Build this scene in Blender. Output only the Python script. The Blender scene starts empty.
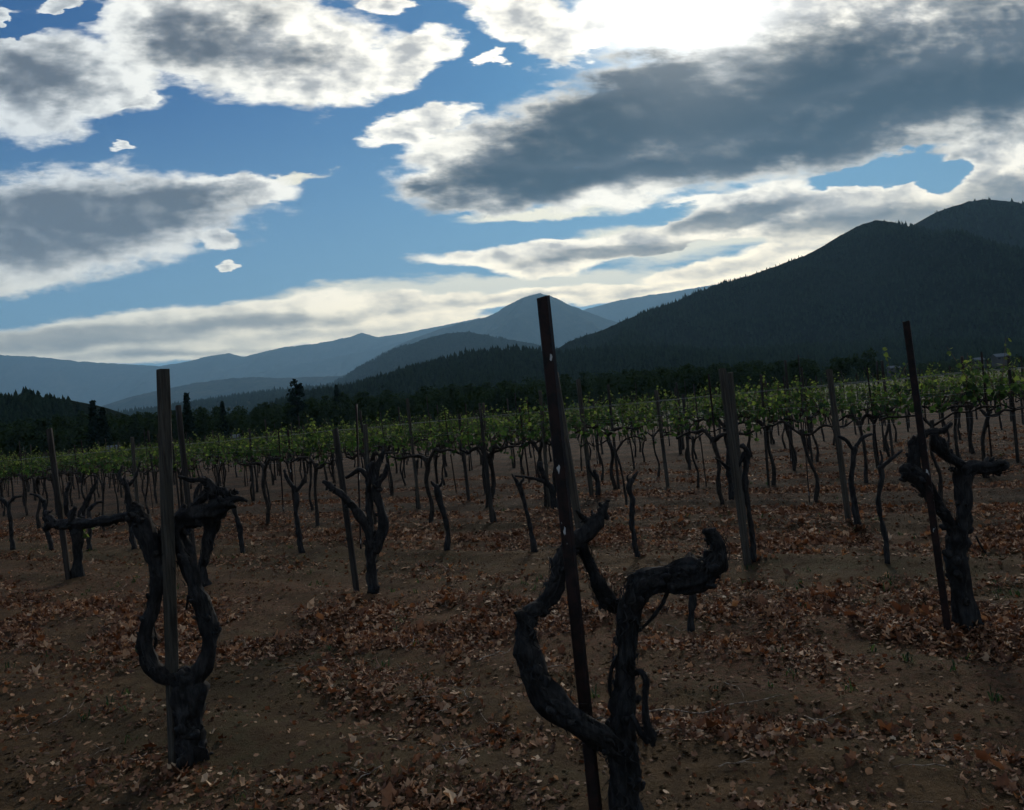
import bpy, bmesh, math, random
import numpy as np
from mathutils import Vector, noise, Matrix

# ------------------------------------------------------------------ camera
F_PX, PW, PH = 850.0, 1024, 810
ROLL = math.radians(5.3)
CAM_H = 1.6
PITCH = math.atan(8 * math.cos(ROLL) / F_PX)
scene = bpy.context.scene
COL = scene.collection

def ray(u, v):
    """direction through a point of the view, scaled so that its forward part is about 1"""
    x = (u - 512) / F_PX; y = -(v - 405) / F_PX
    X = x * math.cos(ROLL) + y * math.sin(ROLL)
    Z = -x * math.sin(ROLL) + y * math.cos(ROLL)
    return (X, math.cos(PITCH) - Z * math.sin(PITCH), math.sin(PITCH) + Z * math.cos(PITCH))

def ground_pt(u, v, z=0.0):
    r = ray(u, v); t = (z - CAM_H) / r[2]
    return Vector((r[0] * t, r[1] * t, z))

def at(u, v, Y):
    """the point at forward distance Y"""
    r = ray(u, v); t = Y / r[1]
    return Vector((r[0] * t, Y, r[2] * t + CAM_H))

cam_d = bpy.data.cameras.new('camera')
cam = bpy.data.objects.new('camera', cam_d); COL.objects.link(cam)
cam_d.sensor_width = 36; cam_d.lens = F_PX * 36 / PW
cam_d.clip_start = 0.05; cam_d.clip_end = 60000
fw = Vector((0, math.cos(PITCH), math.sin(PITCH)))
rt = Vector((math.cos(ROLL), 0, 0)) ; up0 = Vector((0, -math.sin(PITCH), math.cos(PITCH)))
right = Vector((1, 0, 0)) * math.cos(ROLL) - up0 * math.sin(ROLL)
upv = Vector((1, 0, 0)) * math.sin(ROLL) + up0 * math.cos(ROLL)
m = Matrix.Identity(4)
for i in range(3):
    m[i][0] = right[i]; m[i][1] = upv[i]; m[i][2] = -fw[i]
m.translation = Vector((0, 0, CAM_H))
cam.matrix_world = m
scene.camera = cam

# ------------------------------------------------------------------ exposure, render
scene.view_settings.view_transform = 'Standard'
scene.view_settings.look = 'None'
scene.view_settings.gamma = 1.0
scene.view_settings.exposure = 0.52
scene.render.engine = 'CYCLES'
cy = scene.cycles
cy.use_denoising = True
cy.max_bounces = 5; cy.diffuse_bounces = 2; cy.glossy_bounces = 2; cy.transmission_bounces = 3
cy.transparent_max_bounces = 4; cy.volume_bounces = 0
cy.use_adaptive_sampling = True; cy.adaptive_threshold = 0.02; cy.adaptive_min_samples = 6

# ------------------------------------------------------------------ sun and sky
sun_dir = Vector(ray(690, 12)).normalized()
SUN_EL = math.asin(sun_dir.z)
SUN_AZ = math.atan2(sun_dir.x, sun_dir.y)
sd = bpy.data.lights.new('sun', 'SUN')
sd.energy = SUN_ENERGY = 1.5
sd.angle = math.radians(10); sd.color = (1.0, 0.90, 0.76)
so = bpy.data.objects.new('sun', sd); COL.objects.link(so)
so.rotation_euler = (-sun_dir).to_track_quat('-Z', 'Y').to_euler()

class NB:
    """small node builder"""
    def __init__(s, nt):
        s.nt = nt; nt.nodes.clear()
    def n(s, typ, **kw):
        nd = s.nt.nodes.new(typ)
        for k, v in kw.items(): setattr(nd, k, v)
        return nd
    def link(s, a, b): s.nt.links.new(a, b)
    def put(s, sock, v):
        if isinstance(v, bpy.types.NodeSocket): s.link(v, sock)
        elif v is not None: sock.default_value = v
    def m(s, op, a, b=None, c=None, clamp=False):
        nd = s.n('ShaderNodeMath', operation=op); nd.use_clamp = clamp
        s.put(nd.inputs[0], a); s.put(nd.inputs[1], b)
        if c is not None: s.put(nd.inputs[2], c)
        return nd.outputs[0]
    def v(s, op, a, b=None, scale=None):
        nd = s.n('ShaderNodeVectorMath', operation=op)
        s.put(nd.inputs[0], a); s.put(nd.inputs[1], b)
        if scale is not None: s.put(nd.inputs['Scale'], scale)
        return nd.outputs['Value'] if op in ('LENGTH', 'DOT_PRODUCT', 'DISTANCE') else nd.outputs[0]
    def xyz(s, x, y, z=0.0):
        nd = s.n('ShaderNodeCombineXYZ')
        s.put(nd.inputs[0], x); s.put(nd.inputs[1], y); s.put(nd.inputs[2], z)
        return nd.outputs[0]
    def mapr(s, x, a, b, c=0.0, d=1.0, smooth=True):
        nd = s.n('ShaderNodeMapRange'); nd.clamp = True
        if smooth: nd.interpolation_type = 'SMOOTHSTEP'
        s.put(nd.inputs[0], x)
        for i, q in enumerate((a, b, c, d)): s.put(nd.inputs[i + 1], q)
        return nd.outputs[0]
    def mix(s, f, a, b, blend='MIX'):
        nd = s.n('ShaderNodeMix', data_type='RGBA', blend_type=blend)
        s.put(nd.inputs[0], f)
        for i, q in ((6, a), (7, b)):
            if isinstance(q, (tuple, list)) and len(q) == 3: q = (*q, 1)
            s.put(nd.inputs[i], q)
        return nd.outputs[2]
    def noise(s, vec, scale, detail=4, rough=0.5, color=False, dist=0.0, lac=2.0):
        nd = s.n('ShaderNodeTexNoise')
        if vec is not None: s.link(vec, nd.inputs['Vector'])
        nd.inputs['Scale'].default_value = scale; nd.inputs['Detail'].default_value = detail
        nd.inputs['Roughness'].default_value = rough; nd.inputs['Distortion'].default_value = dist
        nd.inputs['Lacunarity'].default_value = lac
        return nd.outputs['Color' if color else 'Fac']
    def mapping(s, vec, loc=(0, 0, 0), rot=(0, 0, 0), sc=(1, 1, 1), typ='POINT'):
        nd = s.n('ShaderNodeMapping', vector_type=typ)
        s.link(vec, nd.inputs[0])
        nd.inputs[1].default_value = loc; nd.inputs[2].default_value = rot; nd.inputs[3].default_value = sc
        return nd.outputs[0]

world = bpy.data.worlds.new('World'); scene.world = world
world.use_nodes = True
SKY_STRENGTH = 0.05
world.cycles.sampling_method = 'MANUAL'; world.cycles.sample_map_resolution = 256
def build_world():
    b = NB(world.node_tree)
    out = b.n('ShaderNodeOutputWorld'); bg = b.n('ShaderNodeBackground')
    b.link(bg.outputs[0], out.inputs[0]); bg.inputs[1].default_value = SKY_STRENGTH
    sky = b.n('ShaderNodeTexSky'); sky.sky_type = 'NISHITA'; sky.sun_disc = False
    sky.sun_elevation = SUN_EL; sky.sun_rotation = SUN_AZ
    sky.altitude = 500; sky.air_density = 1.0; sky.dust_density = 0.6; sky.ozone_density = 1.6
    tc = b.n('ShaderNodeTexCoord'); gen = tc.outputs['Generated']
    sp = b.n('ShaderNodeSeparateXYZ'); b.link(gen, sp.inputs[0])
    x, y, z = sp.outputs
    # chart of the sky over the valley: directions projected on a tangent plane that faces the hills
    cp, spn = math.cos(PITCH), math.sin(PITCH)
    yc = b.m('MAXIMUM', b.m('ADD', b.m('MULTIPLY', y, cp), b.m('MULTIPLY', z, spn)), 0.12)
    zc = b.m('SUBTRACT', b.m('MULTIPLY', z, cp), b.m('MULTIPLY', y, spn))
    xi = b.m('DIVIDE', x, yc); zi = b.m('DIVIDE', zc, yc)
    k = F_PX / 1000
    cu = b.m('ADD', b.m('MULTIPLY', xi, math.cos(ROLL) * k), b.m('MULTIPLY', zi, -math.sin(ROLL) * k))
    cv = b.m('ADD', b.m('MULTIPLY', xi, math.sin(ROLL) * k), b.m('MULTIPLY', zi, math.cos(ROLL) * k))
    q = b.xyz(b.m('ADD', cu, 0.512), b.m('SUBTRACT', cv, 0.405))       # (east, up) in thousandths; up is minus v
    def U(u, v): return (u / 1000, -v / 1000, 0)
    front = b.mapr(y, 0.15, 0.45)
    qs = b.mapping(q, rot=(0, 0, math.radians(-8)), sc=(.8, 2.1, 1))
    w1 = b.v('SUBTRACT', b.noise(qs, 5.0, 3, 0.5, True), (0.5, 0.5, 0.5))
    w2 = b.v('SUBTRACT', b.noise(qs, 17.0, 5, 0.62, True), (0.5, 0.5, 0.5))
    wa = b.mapr(z, 0.10, 0.30, 0.40, 1.0)      # low clouds are smoother bands
    w1 = b.v('SCALE', w1, None, wa); w2 = b.v('SCALE', w2, None, wa)
    qw = b.v('ADD', q, b.v('MULTIPLY', w1, (0.10, 0.05, 0)))
    qw = b.v('ADD', qw, b.v('MULTIPLY', w2, (0.075, 0.050, 0)))
    qd = b.v('ADD', q, b.v('MULTIPLY', w1, (0.12, 0.07, 0)))
    qd = b.v('ADD', qd, b.v('MULTIPLY', w2, (0.06, 0.035, 0)))
    fine = b.m('SUBTRACT', b.noise(b.mapping(q, rot=(0, 0, math.radians(-8)), sc=(.75, 1.8, 1)), 30.0, 5, 0.62), 0.5)
    wisp = b.m('SUBTRACT', b.noise(b.mapping(q, rot=(0, 0, math.radians(-7)), sc=(1, 4.5, 1)), 9.0, 5, 0.62), 0.5)
    def field(vec, blobs, op='SMOOTH_MAX', after=None):
        acc = after
        for bl in blobs:
            u, v, rx, ry = bl[:4]; ang = bl[4] if len(bl) > 4 else 0; wt = bl[5] if len(bl) > 5 else 1
            vv = vec
            if acc is not None:            # one shape after the other keeps the shader's stack small
                mn = b.n('ShaderNodeVectorMath', operation='MULTIPLY_ADD')
                b.link(acc, mn.inputs[0]); mn.inputs[1].default_value = (1e-9,) * 3; b.link(vec, mn.inputs[2]); vv = mn.outputs[0]
            mp = b.mapping(vv, U(u, v), (0, 0, math.radians(ang)), (rx / 1000, ry / 1000, 1), 'TEXTURE')
            l = b.v('LENGTH', mp)
            d = b.m('MULTIPLY_ADD', l, -wt, wt)
            acc = d if bl is blobs[0] else b.m(op, acc, d, 0.12)
        return acc
    D = field(qw, CLOUDS)
    Hh = field(qw, HOLES, after=D)
    D = b.m('SUBTRACT', D, b.m('MULTIPLY', b.mapr(Hh, -.25, .75, 0.0, 1.0), 1.25))
    D = b.m('ADD', D, b.m('MULTIPLY', fine, 0.62))
    D = b.m('ADD', D, b.m('MULTIPLY', wisp, 0.55))
    alpha = b.mapr(D, -0.06, 0.24)
    # thin veils near the hills
    V = b.m('ADD', field(qw, VEILS, after=Hh), b.m('MULTIPLY', wisp, 1.6))
    valpha = b.m('MULTIPLY', b.mapr(V, 0.0, 0.55), 0.85)
    # how deep the cloud is along the view: dark cores, bright rims
    K = b.m('ADD', field(qd, CORES, after=V), b.m('MULTIPLY', fine, 0.55))
    K = b.m('ADD', K, b.m('MULTIPLY', wisp, 0.5))
    core = b.mapr(K, -0.15, 0.60)
    K2 = b.m('ADD', field(qd, DEEP, after=K), b.m('MULTIPLY', fine, 0.35))
    K2 = b.m('ADD', K2, b.m('MULTIPLY', wisp, 0.45))
    deep = b.mapr(K2, -0.2, 0.7)
    thick = b.mapr(D, 0.10, 1.15)
    # closeness to the sun
    cs = b.v('DOT_PRODUCT', gen, tuple(sun_dir))
    near = b.mapr(cs, 0.72, 1.0)
    glow = b.m('POWER', b.m('MAXIMUM', cs, 0.0), 330.0)
    k_s = 1 / SKY_STRENGTH
    def C(r, g, bb): return (r * k_s, g * k_s, bb * k_s, 1)
    mott = b.m('ADD', b.m('MULTIPLY', fine, 1.1), b.m('MULTIPLY', b.m('SUBTRACT', b.noise(qs, 9.0, 4, 0.6), 0.5), 1.3))
    # billows: the side of every puff that faces the sun is lighter
    to_sun = b.v('NORMALIZE', b.v('SUBTRACT', U(690, -60), q))
    q2 = b.v('ADD', q, b.v('SCALE', to_sun, None, .010))
    e1 = b.noise(b.mapping(q, sc=(1, 1.6, 1)), 15.0, 4, 0.55); e2 = b.noise(b.mapping(q2, sc=(1, 1.6, 1)), 15.0, 4, 0.55)
    relief = b.m('MULTIPLY', b.m('SUBTRACT', e1, e2), b.m('MULTIPLY', b.mapr(z, .06, .22), 3.6))
    mott = b.m('SUBTRACT', mott, relief)
    rim = b.mix(near, C(0.66, 0.69, 0.69), C(1.15, 1.08, 0.92))
    body = b.mix(near, C(0.36, 0.385, 0.40), C(0.46, 0.45, 0.43))
    col = b.mix(b.m('ADD', thick, mott, clamp=True), rim, body)
    lowc = b.mapr(z, 0.10, 0.24, 1.0, 0.0)
    col = b.mix(b.m('MULTIPLY', b.m('SUBTRACT', core, b.m('MULTIPLY', relief, .30), clamp=True), b.m('MULTIPLY_ADD', lowc, -.38, 1.0)), col, b.mix(near, C(0.105, 0.118, 0.138), C(0.075, 0.079, 0.086)))
    col = b.mix(b.m('SUBTRACT', b.m('MULTIPLY', deep, 0.95), b.m('MULTIPLY', b.m('MAXIMUM', relief, 0.0), .25), clamp=True), col, C(0.010, 0.014, 0.020))
    # warm low light on the clouds by the horizon
    warm = b.mapr(z, 0.05, 0.24, 1.0, 0.0)
    col = b.mix(b.m('MULTIPLY', warm, 0.85), col, b.mix(1.0, col, (2.35, 2.0, 1.38), 'MULTIPLY'))
    skyc = b.mix(1.0, sky.outputs[0], SKY_TINT, 'MULTIPLY')
    # highlights roll off towards white instead of clipping
    skyc = b.v('DIVIDE', skyc, b.v('ADD', b.v('MULTIPLY', skyc, (1 / (ROLLOFF * k_s),) * 3), (1, 1, 1)))
    low = b.mapr(z, 0.03, 0.40, 1.0, 0.0)
    skyc = b.mix(b.m('MULTIPLY', low, .75), skyc, C(0.25, 0.44, 0.55))
    skyc = b.mix(b.m('MULTIPLY', near, .08), skyc, C(0.36, 0.54, 0.66))
    base = b.mix(b.m('MULTIPLY', valpha, 1.0), skyc, b.mix(near, C(0.60, 0.60, 0.50), C(1.15, 1.04, 0.76)))
    res = b.mix(alpha, base, col)
    res = b.mix(b.m('MULTIPLY', glow, b.m('MULTIPLY_ADD', core, -GLOW * .9, GLOW)), res, C(2.2, 2.15, 2.0))
    # the rest of the dome: broken grey cloud over blue
    zz = b.m('ADD', b.m('ABSOLUTE', z), b.m('MULTIPLY_ADD', front, 1e-6, 0.12))
    pl = b.xyz(b.m('DIVIDE', x, zz), b.m('DIVIDE', y, zz))
    nb = b.noise(pl, 0.9, 4, 0.6)
    ba = b.mapr(nb, 0.42, 0.56); bk = b.mapr(nb, 0.50, 0.64)
    bc = b.mix(bk, C(0.42, 0.45, 0.48), C(0.11, 0.125, 0.15))
    back = b.mix(ba, skyc, bc)
    fin = b.mix(front, back, res)
    b.link(fin, bg.inputs[0])
SKY_TINT = (0.10, 0.46, 1.02)
ROLLOFF = 1.25
GLOW = 0.9
# cloud chart: (x, y, half width, half height, tilt, weight), tilt counter-clockwise
CLOUDS = [
    (25, 80, 95, 62, 0), (85, 75, 90, 42, -8), (255, 45, 165, 62, -6), (180, 30, 80, 45, 0), (330, 70, 95, 40, 5),
    (415, 62, 48, 26, 25), (405, 12, 30, 14, 0), (68, 6, 20, 14, 0), (15, 16, 18, 10, 0), (136, 103, 24, 7, 8),
    (60, 220, 215, 56, 2), (215, 190, 92, 20, 2), (20, 262, 75, 34, 0), (220, 243, 26, 13, 0), (222, 266, 11, 4, 0), (113, 150, 14, 5, 0),
    (225, 327, 285, 27, 5), (90, 342, 150, 18, 4), (400, 305, 130, 13, 4), (150, 352, 200, 12, 3), (300, 335, 230, 14, 5), (0, 350, 140, 12, 0),
    (670, 5, 120, 60, 6), (590, 40, 60, 26, 8), (520, 25, 60, 27, -10), (490, 64, 16, 10, 0), (560, 50, 45, 25, 0),
    (395, 132, 44, 16, 12), (440, 118, 50, 18, 15), (500, 158, 112, 48, 8), (640, 120, 190, 62, 12), (820, 92, 270, 88, 12), (980, 70, 200, 110, 0), (860, 10, 220, 70, 0),
    (480, 190, 60, 18, -12), (620, 186, 90, 24, 5),
    (560, 252, 145, 13, 3), (640, 246, 130, 14, 6), (548, 264, 62, 13, 2), (740, 208, 120, 22, 12), (850, 205, 190, 42, 5), (970, 165, 70, 60, 0), (1010, 190, 60, 50, 0),
    (540, 296, 140, 9, 4), (720, 270, 95, 12, 10), (650, 290, 110, 8, 8), (470, 300, 150, 9, 3), (800, 250, 90, 18, 14),
]
HOLES = [(885, 168, 90, 16, 14), (950, 172, 30, 18, 20), (640, 218, 85, 9, 6), (700, 252, 70, 8, 12), (50, 22, 60, 9, 12)]
VEILS = [(430, 292, 260, 16, 4), (620, 285, 200, 18, 5), (700, 235, 180, 30, 8), (560, 210, 110, 10, 4), (250, 180, 110, 7, 2), (200, 340, 260, 24, 4)]
CORES = [
    (35, 70, 85, 36, -6, .7), (205, 42, 75, 36, 0, .75), (300, 50, 60, 24, 0, .35), (265, 12, 50, 20, 0, .4),
    (80, 212, 200, 38, 1), (20, 240, 120, 28, 0), (165, 200, 100, 20, 2), (80, 338, 160, 13, 4), (250, 322, 150, 9, 5, .8), (180, 352, 120, 5, 3, .6),
    (555, 162, 165, 46, 10), (640, 122, 215, 62, 12), (860, 90, 290, 88, 10), (740, 140, 230, 44, 10), (640, 90, 130, 34, 12), (1000, 60, 160, 85, 0), (430, 178, 30, 8, 0, .7),
    (640, 253, 150, 8, 5), (740, 218, 90, 12, 10), (890, 218, 150, 20, 6), (1000, 195, 70, 28, 10, .8), (560, 262, 50, 6, 3, .7),
]
DEEP = [(640, 100, 120, 26, 12), (780, 140, 150, 22, 10, .7), (495, 172, 75, 20, 4), (600, 130, 150, 34, 12), (560, 175, 90, 20, 4), (760, 70, 170, 40, 14), (880, 95, 190, 42, 10), (1000, 80, 130, 44, 6), (720, 110, 130, 36, 14), (660, 160, 100, 18, 8, .6)]
build_world()

# ================================================================== helpers
rng = random.Random(7)
nrg = np.random.default_rng(11)
TH = math.radians(-34)
RV = Vector((math.cos(TH), math.sin(TH), 0)); NV = Vector((-math.sin(TH), math.cos(TH), 0))

def put_tags(o, label=None, cat=None, group=None, kind=None):
    if label: o['label'] = label
    if cat: o['category'] = cat
    if group: o['group'] = group
    if kind: o['kind'] = kind
    return o

def thing(name, label, cat, loc=(0, 0, 0), rz=0.0, group=None):
    o = bpy.data.objects.new(name, None); COL.objects.link(o)
    o.location = loc; o.rotation_euler = (0, 0, rz); o.empty_display_size = 0.2
    return put_tags(o, label, cat, group)

class Buf:
    """collects vertices and faces of ONE mesh"""
    def __init__(s): s.V = []; s.F = []
    def add(s, V, F):
        n = len(s.V); s.V.extend(V); s.F.extend([tuple(i + n for i in f) for f in F])
    def mesh(s, name, mat, origin=None, smooth=True):
        me = bpy.data.meshes.new(name)
        o = Vector(origin) if origin is not None else Vector((0, 0, 0))
        me.from_pydata([tuple(Vector(v) - o) for v in s.V], [], s.F)
        if smooth: me.polygons.foreach_set('use_smooth', [True] * len(me.polygons))
        me.materials.append(mat); me.update()
        return me
    def obj(s, name, mat, parent=None, origin=None, smooth=True):
        o = bpy.data.objects.new(name, s.mesh(name, mat, origin, smooth)); COL.objects.link(o)
        if parent is not None: o.parent = parent
        return o

def np_mesh(name, V, F, mat, attr=None, smooth=False):
    """V (n,3), F (m,3 or 4) arrays -> mesh; attr: a number for every vertex"""
    me = bpy.data.meshes.new(name)
    me.vertices.add(len(V)); me.vertices.foreach_set('co', np.ascontiguousarray(V, dtype=np.float32).ravel())
    k = F.shape[1]; me.loops.add(F.size); me.loops.foreach_set('vertex_index', F.astype(np.int32).ravel())
    me.polygons.add(len(F)); me.polygons.foreach_set('loop_start', np.arange(0, F.size, k, dtype=np.int32))
    me.polygons.foreach_set('loop_total', np.full(len(F), k, dtype=np.int32))
    if smooth: me.polygons.foreach_set('use_smooth', np.ones(len(F), dtype=bool))
    if attr is not None:
        a = me.attributes.new('rnd', 'FLOAT', 'POINT'); a.data.foreach_set('value', attr.astype(np.float32))
    me.materials.append(mat); me.update(calc_edges=True); me.validate()
    return me

def np_obj(name, V, F, mat, attr=None, parent=None, smooth=False):
    o = bpy.data.objects.new(name, np_mesh(name, V, F, mat, attr, smooth)); COL.objects.link(o)
    if parent is not None: o.parent = parent
    return o

def catmull(P, R, step):
    P = [Vector(p) for p in P]
    out = []; rad = []
    n = len(P)
    for i in range(n - 1):
        p0 = P[i - 1] if i else P[0] * 2 - P[1]; p1 = P[i]; p2 = P[i + 1]
        p3 = P[i + 2] if i + 2 < n else P[-1] * 2 - P[-2]
        k = max(1, int((p2 - p1).length / step))
        for j in range(k):
            t = j / k; t2 = t * t; t3 = t2 * t
            out.append(0.5 * ((2 * p1) + (-p0 + p2) * t + (2 * p0 - 5 * p1 + 4 * p2 - p3) * t2 + (-p0 + 3 * p1 - 3 * p2 + p3) * t3))
            s = t * t * (3 - 2 * t); rad.append(R[i] * (1 - s) + R[i + 1] * s)
    out.append(P[-1]); rad.append(R[-1])
    return out, rad

def tube(buf, P, R, sides=10, step=0.02, lump=0.18, ridge=0.16, seed=0.0, strips=0, lf=1.0):
    pts, rad = catmull(P, R, step)
    n = len(pts)
    T = [(pts[min(i + 1, n - 1)] - pts[max(i - 1, 0)]).normalized() for i in range(n)]
    a = T[0].orthogonal().normalized()
    V = []; F = []; rings = []
    s = 0.0; tw = rng.uniform(-2, 2)
    for i in range(n):
        if i: s += (pts[i] - pts[i - 1]).length
        t = T[i]
        a = (a - t * a.dot(t)).normalized(); b = t.cross(a)
        r0 = rad[i]
        ring = []
        for k in range(sides):
            an = 2 * math.pi * k / sides
            c, d = math.cos(an + s * tw), math.sin(an + s * tw)
            lr = max(r0, 0.004)
            l = noise.noise(Vector((c * 1.1 + seed, d * 1.1, s / lr * 0.42 * lf))) * lump * 1.6 + noise.noise(Vector((seed + 5, s / lr * .25 * lf, 3.1))) * lump
            g = noise.noise(Vector((c * 3.6, d * 3.6 + seed, s / lr * 0.16))) * ridge * 1.7 + noise.noise(Vector((c * 8 + seed, d * 8, s / lr * .35))) * ridge * .9
            r = r0 * (1 + l + g)
            w = a * math.cos(an) + b * math.sin(an)
            ring.append(len(V)); V.append(tuple(pts[i] + w * r))
        rings.append((ring, a.copy(), b.copy(), r0))
    for i in range(n - 1):
        r1, r2 = rings[i][0], rings[i + 1][0]
        for k in range(sides):
            F.append((r1[k], r1[(k + 1) % sides], r2[(k + 1) % sides], r2[k]))
    c0 = len(V); V.append(tuple(pts[0] - T[0] * rad[0] * .3)); c1 = len(V); V.append(tuple(pts[-1] + T[-1] * rad[-1] * .5))
    for k in range(sides):
        F.append((rings[0][0][(k + 1) % sides], rings[0][0][k], c0)); F.append((rings[-1][0][k], rings[-1][0][(k + 1) % sides], c1))
    buf.add(V, F)
    # shreds of peeling bark
    for q in range(strips):
        i = rng.randrange(0, max(1, n - 4)); L = min(n - 1 - i, max(3, int(rng.uniform(.04, .13) / step)))
        if L < 3: continue
        an = rng.uniform(0, 6.283); wd = rng.uniform(.08, .30); lift = rng.uniform(.008, .042) * min(1, rad[i] / .03)
        off = rng.random() < .5
        V = []; F = []
        for j in range(L + 1):
            ii = i + j; r_, aa, bb, rr = rings[ii]
            f = j / L if off else 1 - j / L
            h = rr * 1.06 + lift * f ** 1.7
            for e in (-1, 1):
                ang = an + e * wd * (1 - .7 * f) * .5 + .25 * math.sin(j * .7)
                V.append(tuple(pts[ii] + (aa * math.cos(ang) + bb * math.sin(ang)) * h))
        for j in range(L): F.append((2 * j, 2 * j + 1, 2 * j + 3, 2 * j + 2))
        buf.add(V, F)

def post_mesh(buf, p0, p1, w, d=None, seed=0, wob=0.04, chip=0.0):
    """squared stake from p0 (foot) to p1 (top) with worn edges"""
    p0, p1 = Vector(p0), Vector(p1); d = d or w
    t = (p1 - p0).normalized(); a = (RV - t * RV.dot(t)).normalized(); b = t.cross(a)
    n = max(4, int((p1 - p0).length / 0.12)); V = []; F = []
    c = .12
    prof = [(-.5 + c, -.5), (.5 - c, -.5), (.5, -.5 + c), (.5, .5 - c), (.5 - c, .5), (-.5 + c, .5), (-.5, .5 - c), (-.5, -.5 + c)]
    for i in range(n + 1):
        f = i / n; p = p0.lerp(p1, f)
        for k, (x, y) in enumerate(prof):
            s = 1 + wob * noise.noise(Vector((x * 3 + seed, y * 3, f * 9 + seed)))
            q = p + a * (x * w * s) + b * (y * d * s)
            if i == n: q -= t * chip * abs(noise.noise(Vector((x * 4, y * 4, seed))))
            V.append(tuple(q))
    for i in range(n):
        for k in range(8): F.append((i * 8 + k, i * 8 + (k + 1) % 8, (i + 1) * 8 + (k + 1) % 8, (i + 1) * 8 + k))
    F.append(tuple(range(n * 8, n * 8 + 8))); F.append(tuple(range(7, -1, -1)))
    buf.add(V, F)

def angle_mesh(buf, p0, p1, w, th=0.006, rot=0.0):
    """rolled steel vineyard stake: an L-shaped section"""
    p0, p1 = Vector(p0), Vector(p1)
    t = (p1 - p0).normalized(); a = (Vector((1, 0, 0)) - t * t.x).normalized(); b = t.cross(a)
    a, b = a * math.cos(rot) + b * math.sin(rot), b * math.cos(rot) - a * math.sin(rot)
    prof = [(-.5, -.0), (.5, -.0), (.5, th / w), (th / w * .5, th / w), (th / w * .5, .5), (-th / w * .5, .5), (-th / w * .5, th / w), (-.5, th / w)]
    V = []; F = []; n = 12
    for i in range(n + 1):
        p = p0.lerp(p1, i / n)
        for x, y in prof: V.append(tuple(p + a * x * w + b * y * w))
    for i in range(n):
        for k in range(8): F.append((i * 8 + k, i * 8 + (k + 1) % 8, (i + 1) * 8 + (k + 1) % 8, (i + 1) * 8 + k))
    F.append(tuple(range(n * 8, n * 8 + 8))); F.append(tuple(range(7, -1, -1)))
    buf.add(V, F)

# ================================================================== materials
def material(name):
    mt = bpy.data.materials.new(name); mt.use_nodes = True
    b = NB(mt.node_tree); out = b.n('ShaderNodeOutputMaterial'); bs = b.n('ShaderNodeBsdfPrincipled')
    b.link(bs.outputs[0], out.inputs[0]); bs.inputs['Roughness'].default_value = 0.9
    bs.inputs['Specular IOR Level'].default_value = 0.25
    return mt, b, bs, out
def bump(b, bs, h, strength, dist):
    bp = b.n('ShaderNodeBump'); bp.inputs['Strength'].default_value = strength; bp.inputs['Distance'].default_value = dist
    b.link(h, bp.inputs['Height']); b.link(bp.outputs[0], bs.inputs['Normal'])

def mat_bark(name, c1, c2, sc=1.0, dist=0.004):
    mt, b, bs, out = material(name)
    tc = b.n('ShaderNodeTexCoord'); o = tc.outputs['Object']
    nz = b.noise(b.mapping(o, sc=(1, 1, .22)), 60 * sc, 5, .65)
    n2 = b.noise(o, 9 * sc, 4, .6)
    f = b.mapr(nz, .35, .68)
    col = b.mix(f, c1, c2)
    col = b.mix(b.mapr(n2, .45, .7), col, tuple(x * .55 for x in c1))
    b.link(col, bs.inputs['Base Color']); bump(b, bs, nz, .8, dist)
    return mt
M = {}
M['bark'] = mat_bark('vine_bark', (.010, .010, .010), (.042, .040, .038))
M['young_bark'] = mat_bark('young_vine_bark', (.014, .012, .010), (.050, .042, .034), 1.4, .002)
M['cane'] = mat_bark('cane', (.07, .035, .02), (.16, .09, .05), 2, .001)

def mat_wood(name, c1, c2):
    mt, b, bs, out = material(name)
    o = b.n('ShaderNodeTexCoord').outputs['Object']
    nz = b.noise(b.mapping(o, sc=(1, 1, .05)), 70, 6, .65)
    n2 = b.noise(o, 6, 4, .6)
    col = b.mix(b.mapr(nz, .35, .65), c1, c2); col = b.mix(b.mapr(n2, .5, .75), col, (.05, .045, .035))
    b.link(col, bs.inputs['Base Color']); bump(b, bs, nz, .7, .004)
    return mt
M['wood'] = mat_wood('weathered_stake_wood', (.030, .026, .020), (.082, .072, .056))
M['wood_dark'] = mat_wood('dark_stake_wood', (.016, .014, .012), (.050, .043, .036))
def mat_steel():
    mt, b, bs, out = material('rusty_painted_steel')
    o = b.n('ShaderNodeTexCoord').outputs['Object']
    n1 = b.noise(o, 22, 5, .65); n2 = b.noise(b.mapping(o, loc=(3, 1, 7), sc=(1, 1, .55)), 16, 3, .5)
    col = b.mix(b.mapr(n1, .4, .62), (.009, .006, .005), (.026, .012, .009))
    chips = b.mapr(n2, .665, .68)
    col = b.mix(chips, col, (.55, .54, .50))
    b.link(col, bs.inputs['Base Color']); bs.inputs['Roughness'].default_value = .6; bump(b, bs, n1, .5, .002)
    return mt
M['steel'] = mat_steel()
def mat_plain(name, c, rough=.8, metal=0.0):
    mt, b, bs, out = material(name)
    o = b.n('ShaderNodeTexCoord').outputs['Object']
    nz = b.noise(o, 8, 5, .6)
    b.link(b.mix(nz, tuple(x * .7 for x in c), tuple(x * 1.25 for x in c)), bs.inputs['Base Color'])
    bs.inputs['Roughness'].default_value = rough; bs.inputs['Metallic'].default_value = metal
    return mt
M['wire'] = mat_plain('galvanised_wire', (.22, .22, .22), .45, .7)

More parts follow.
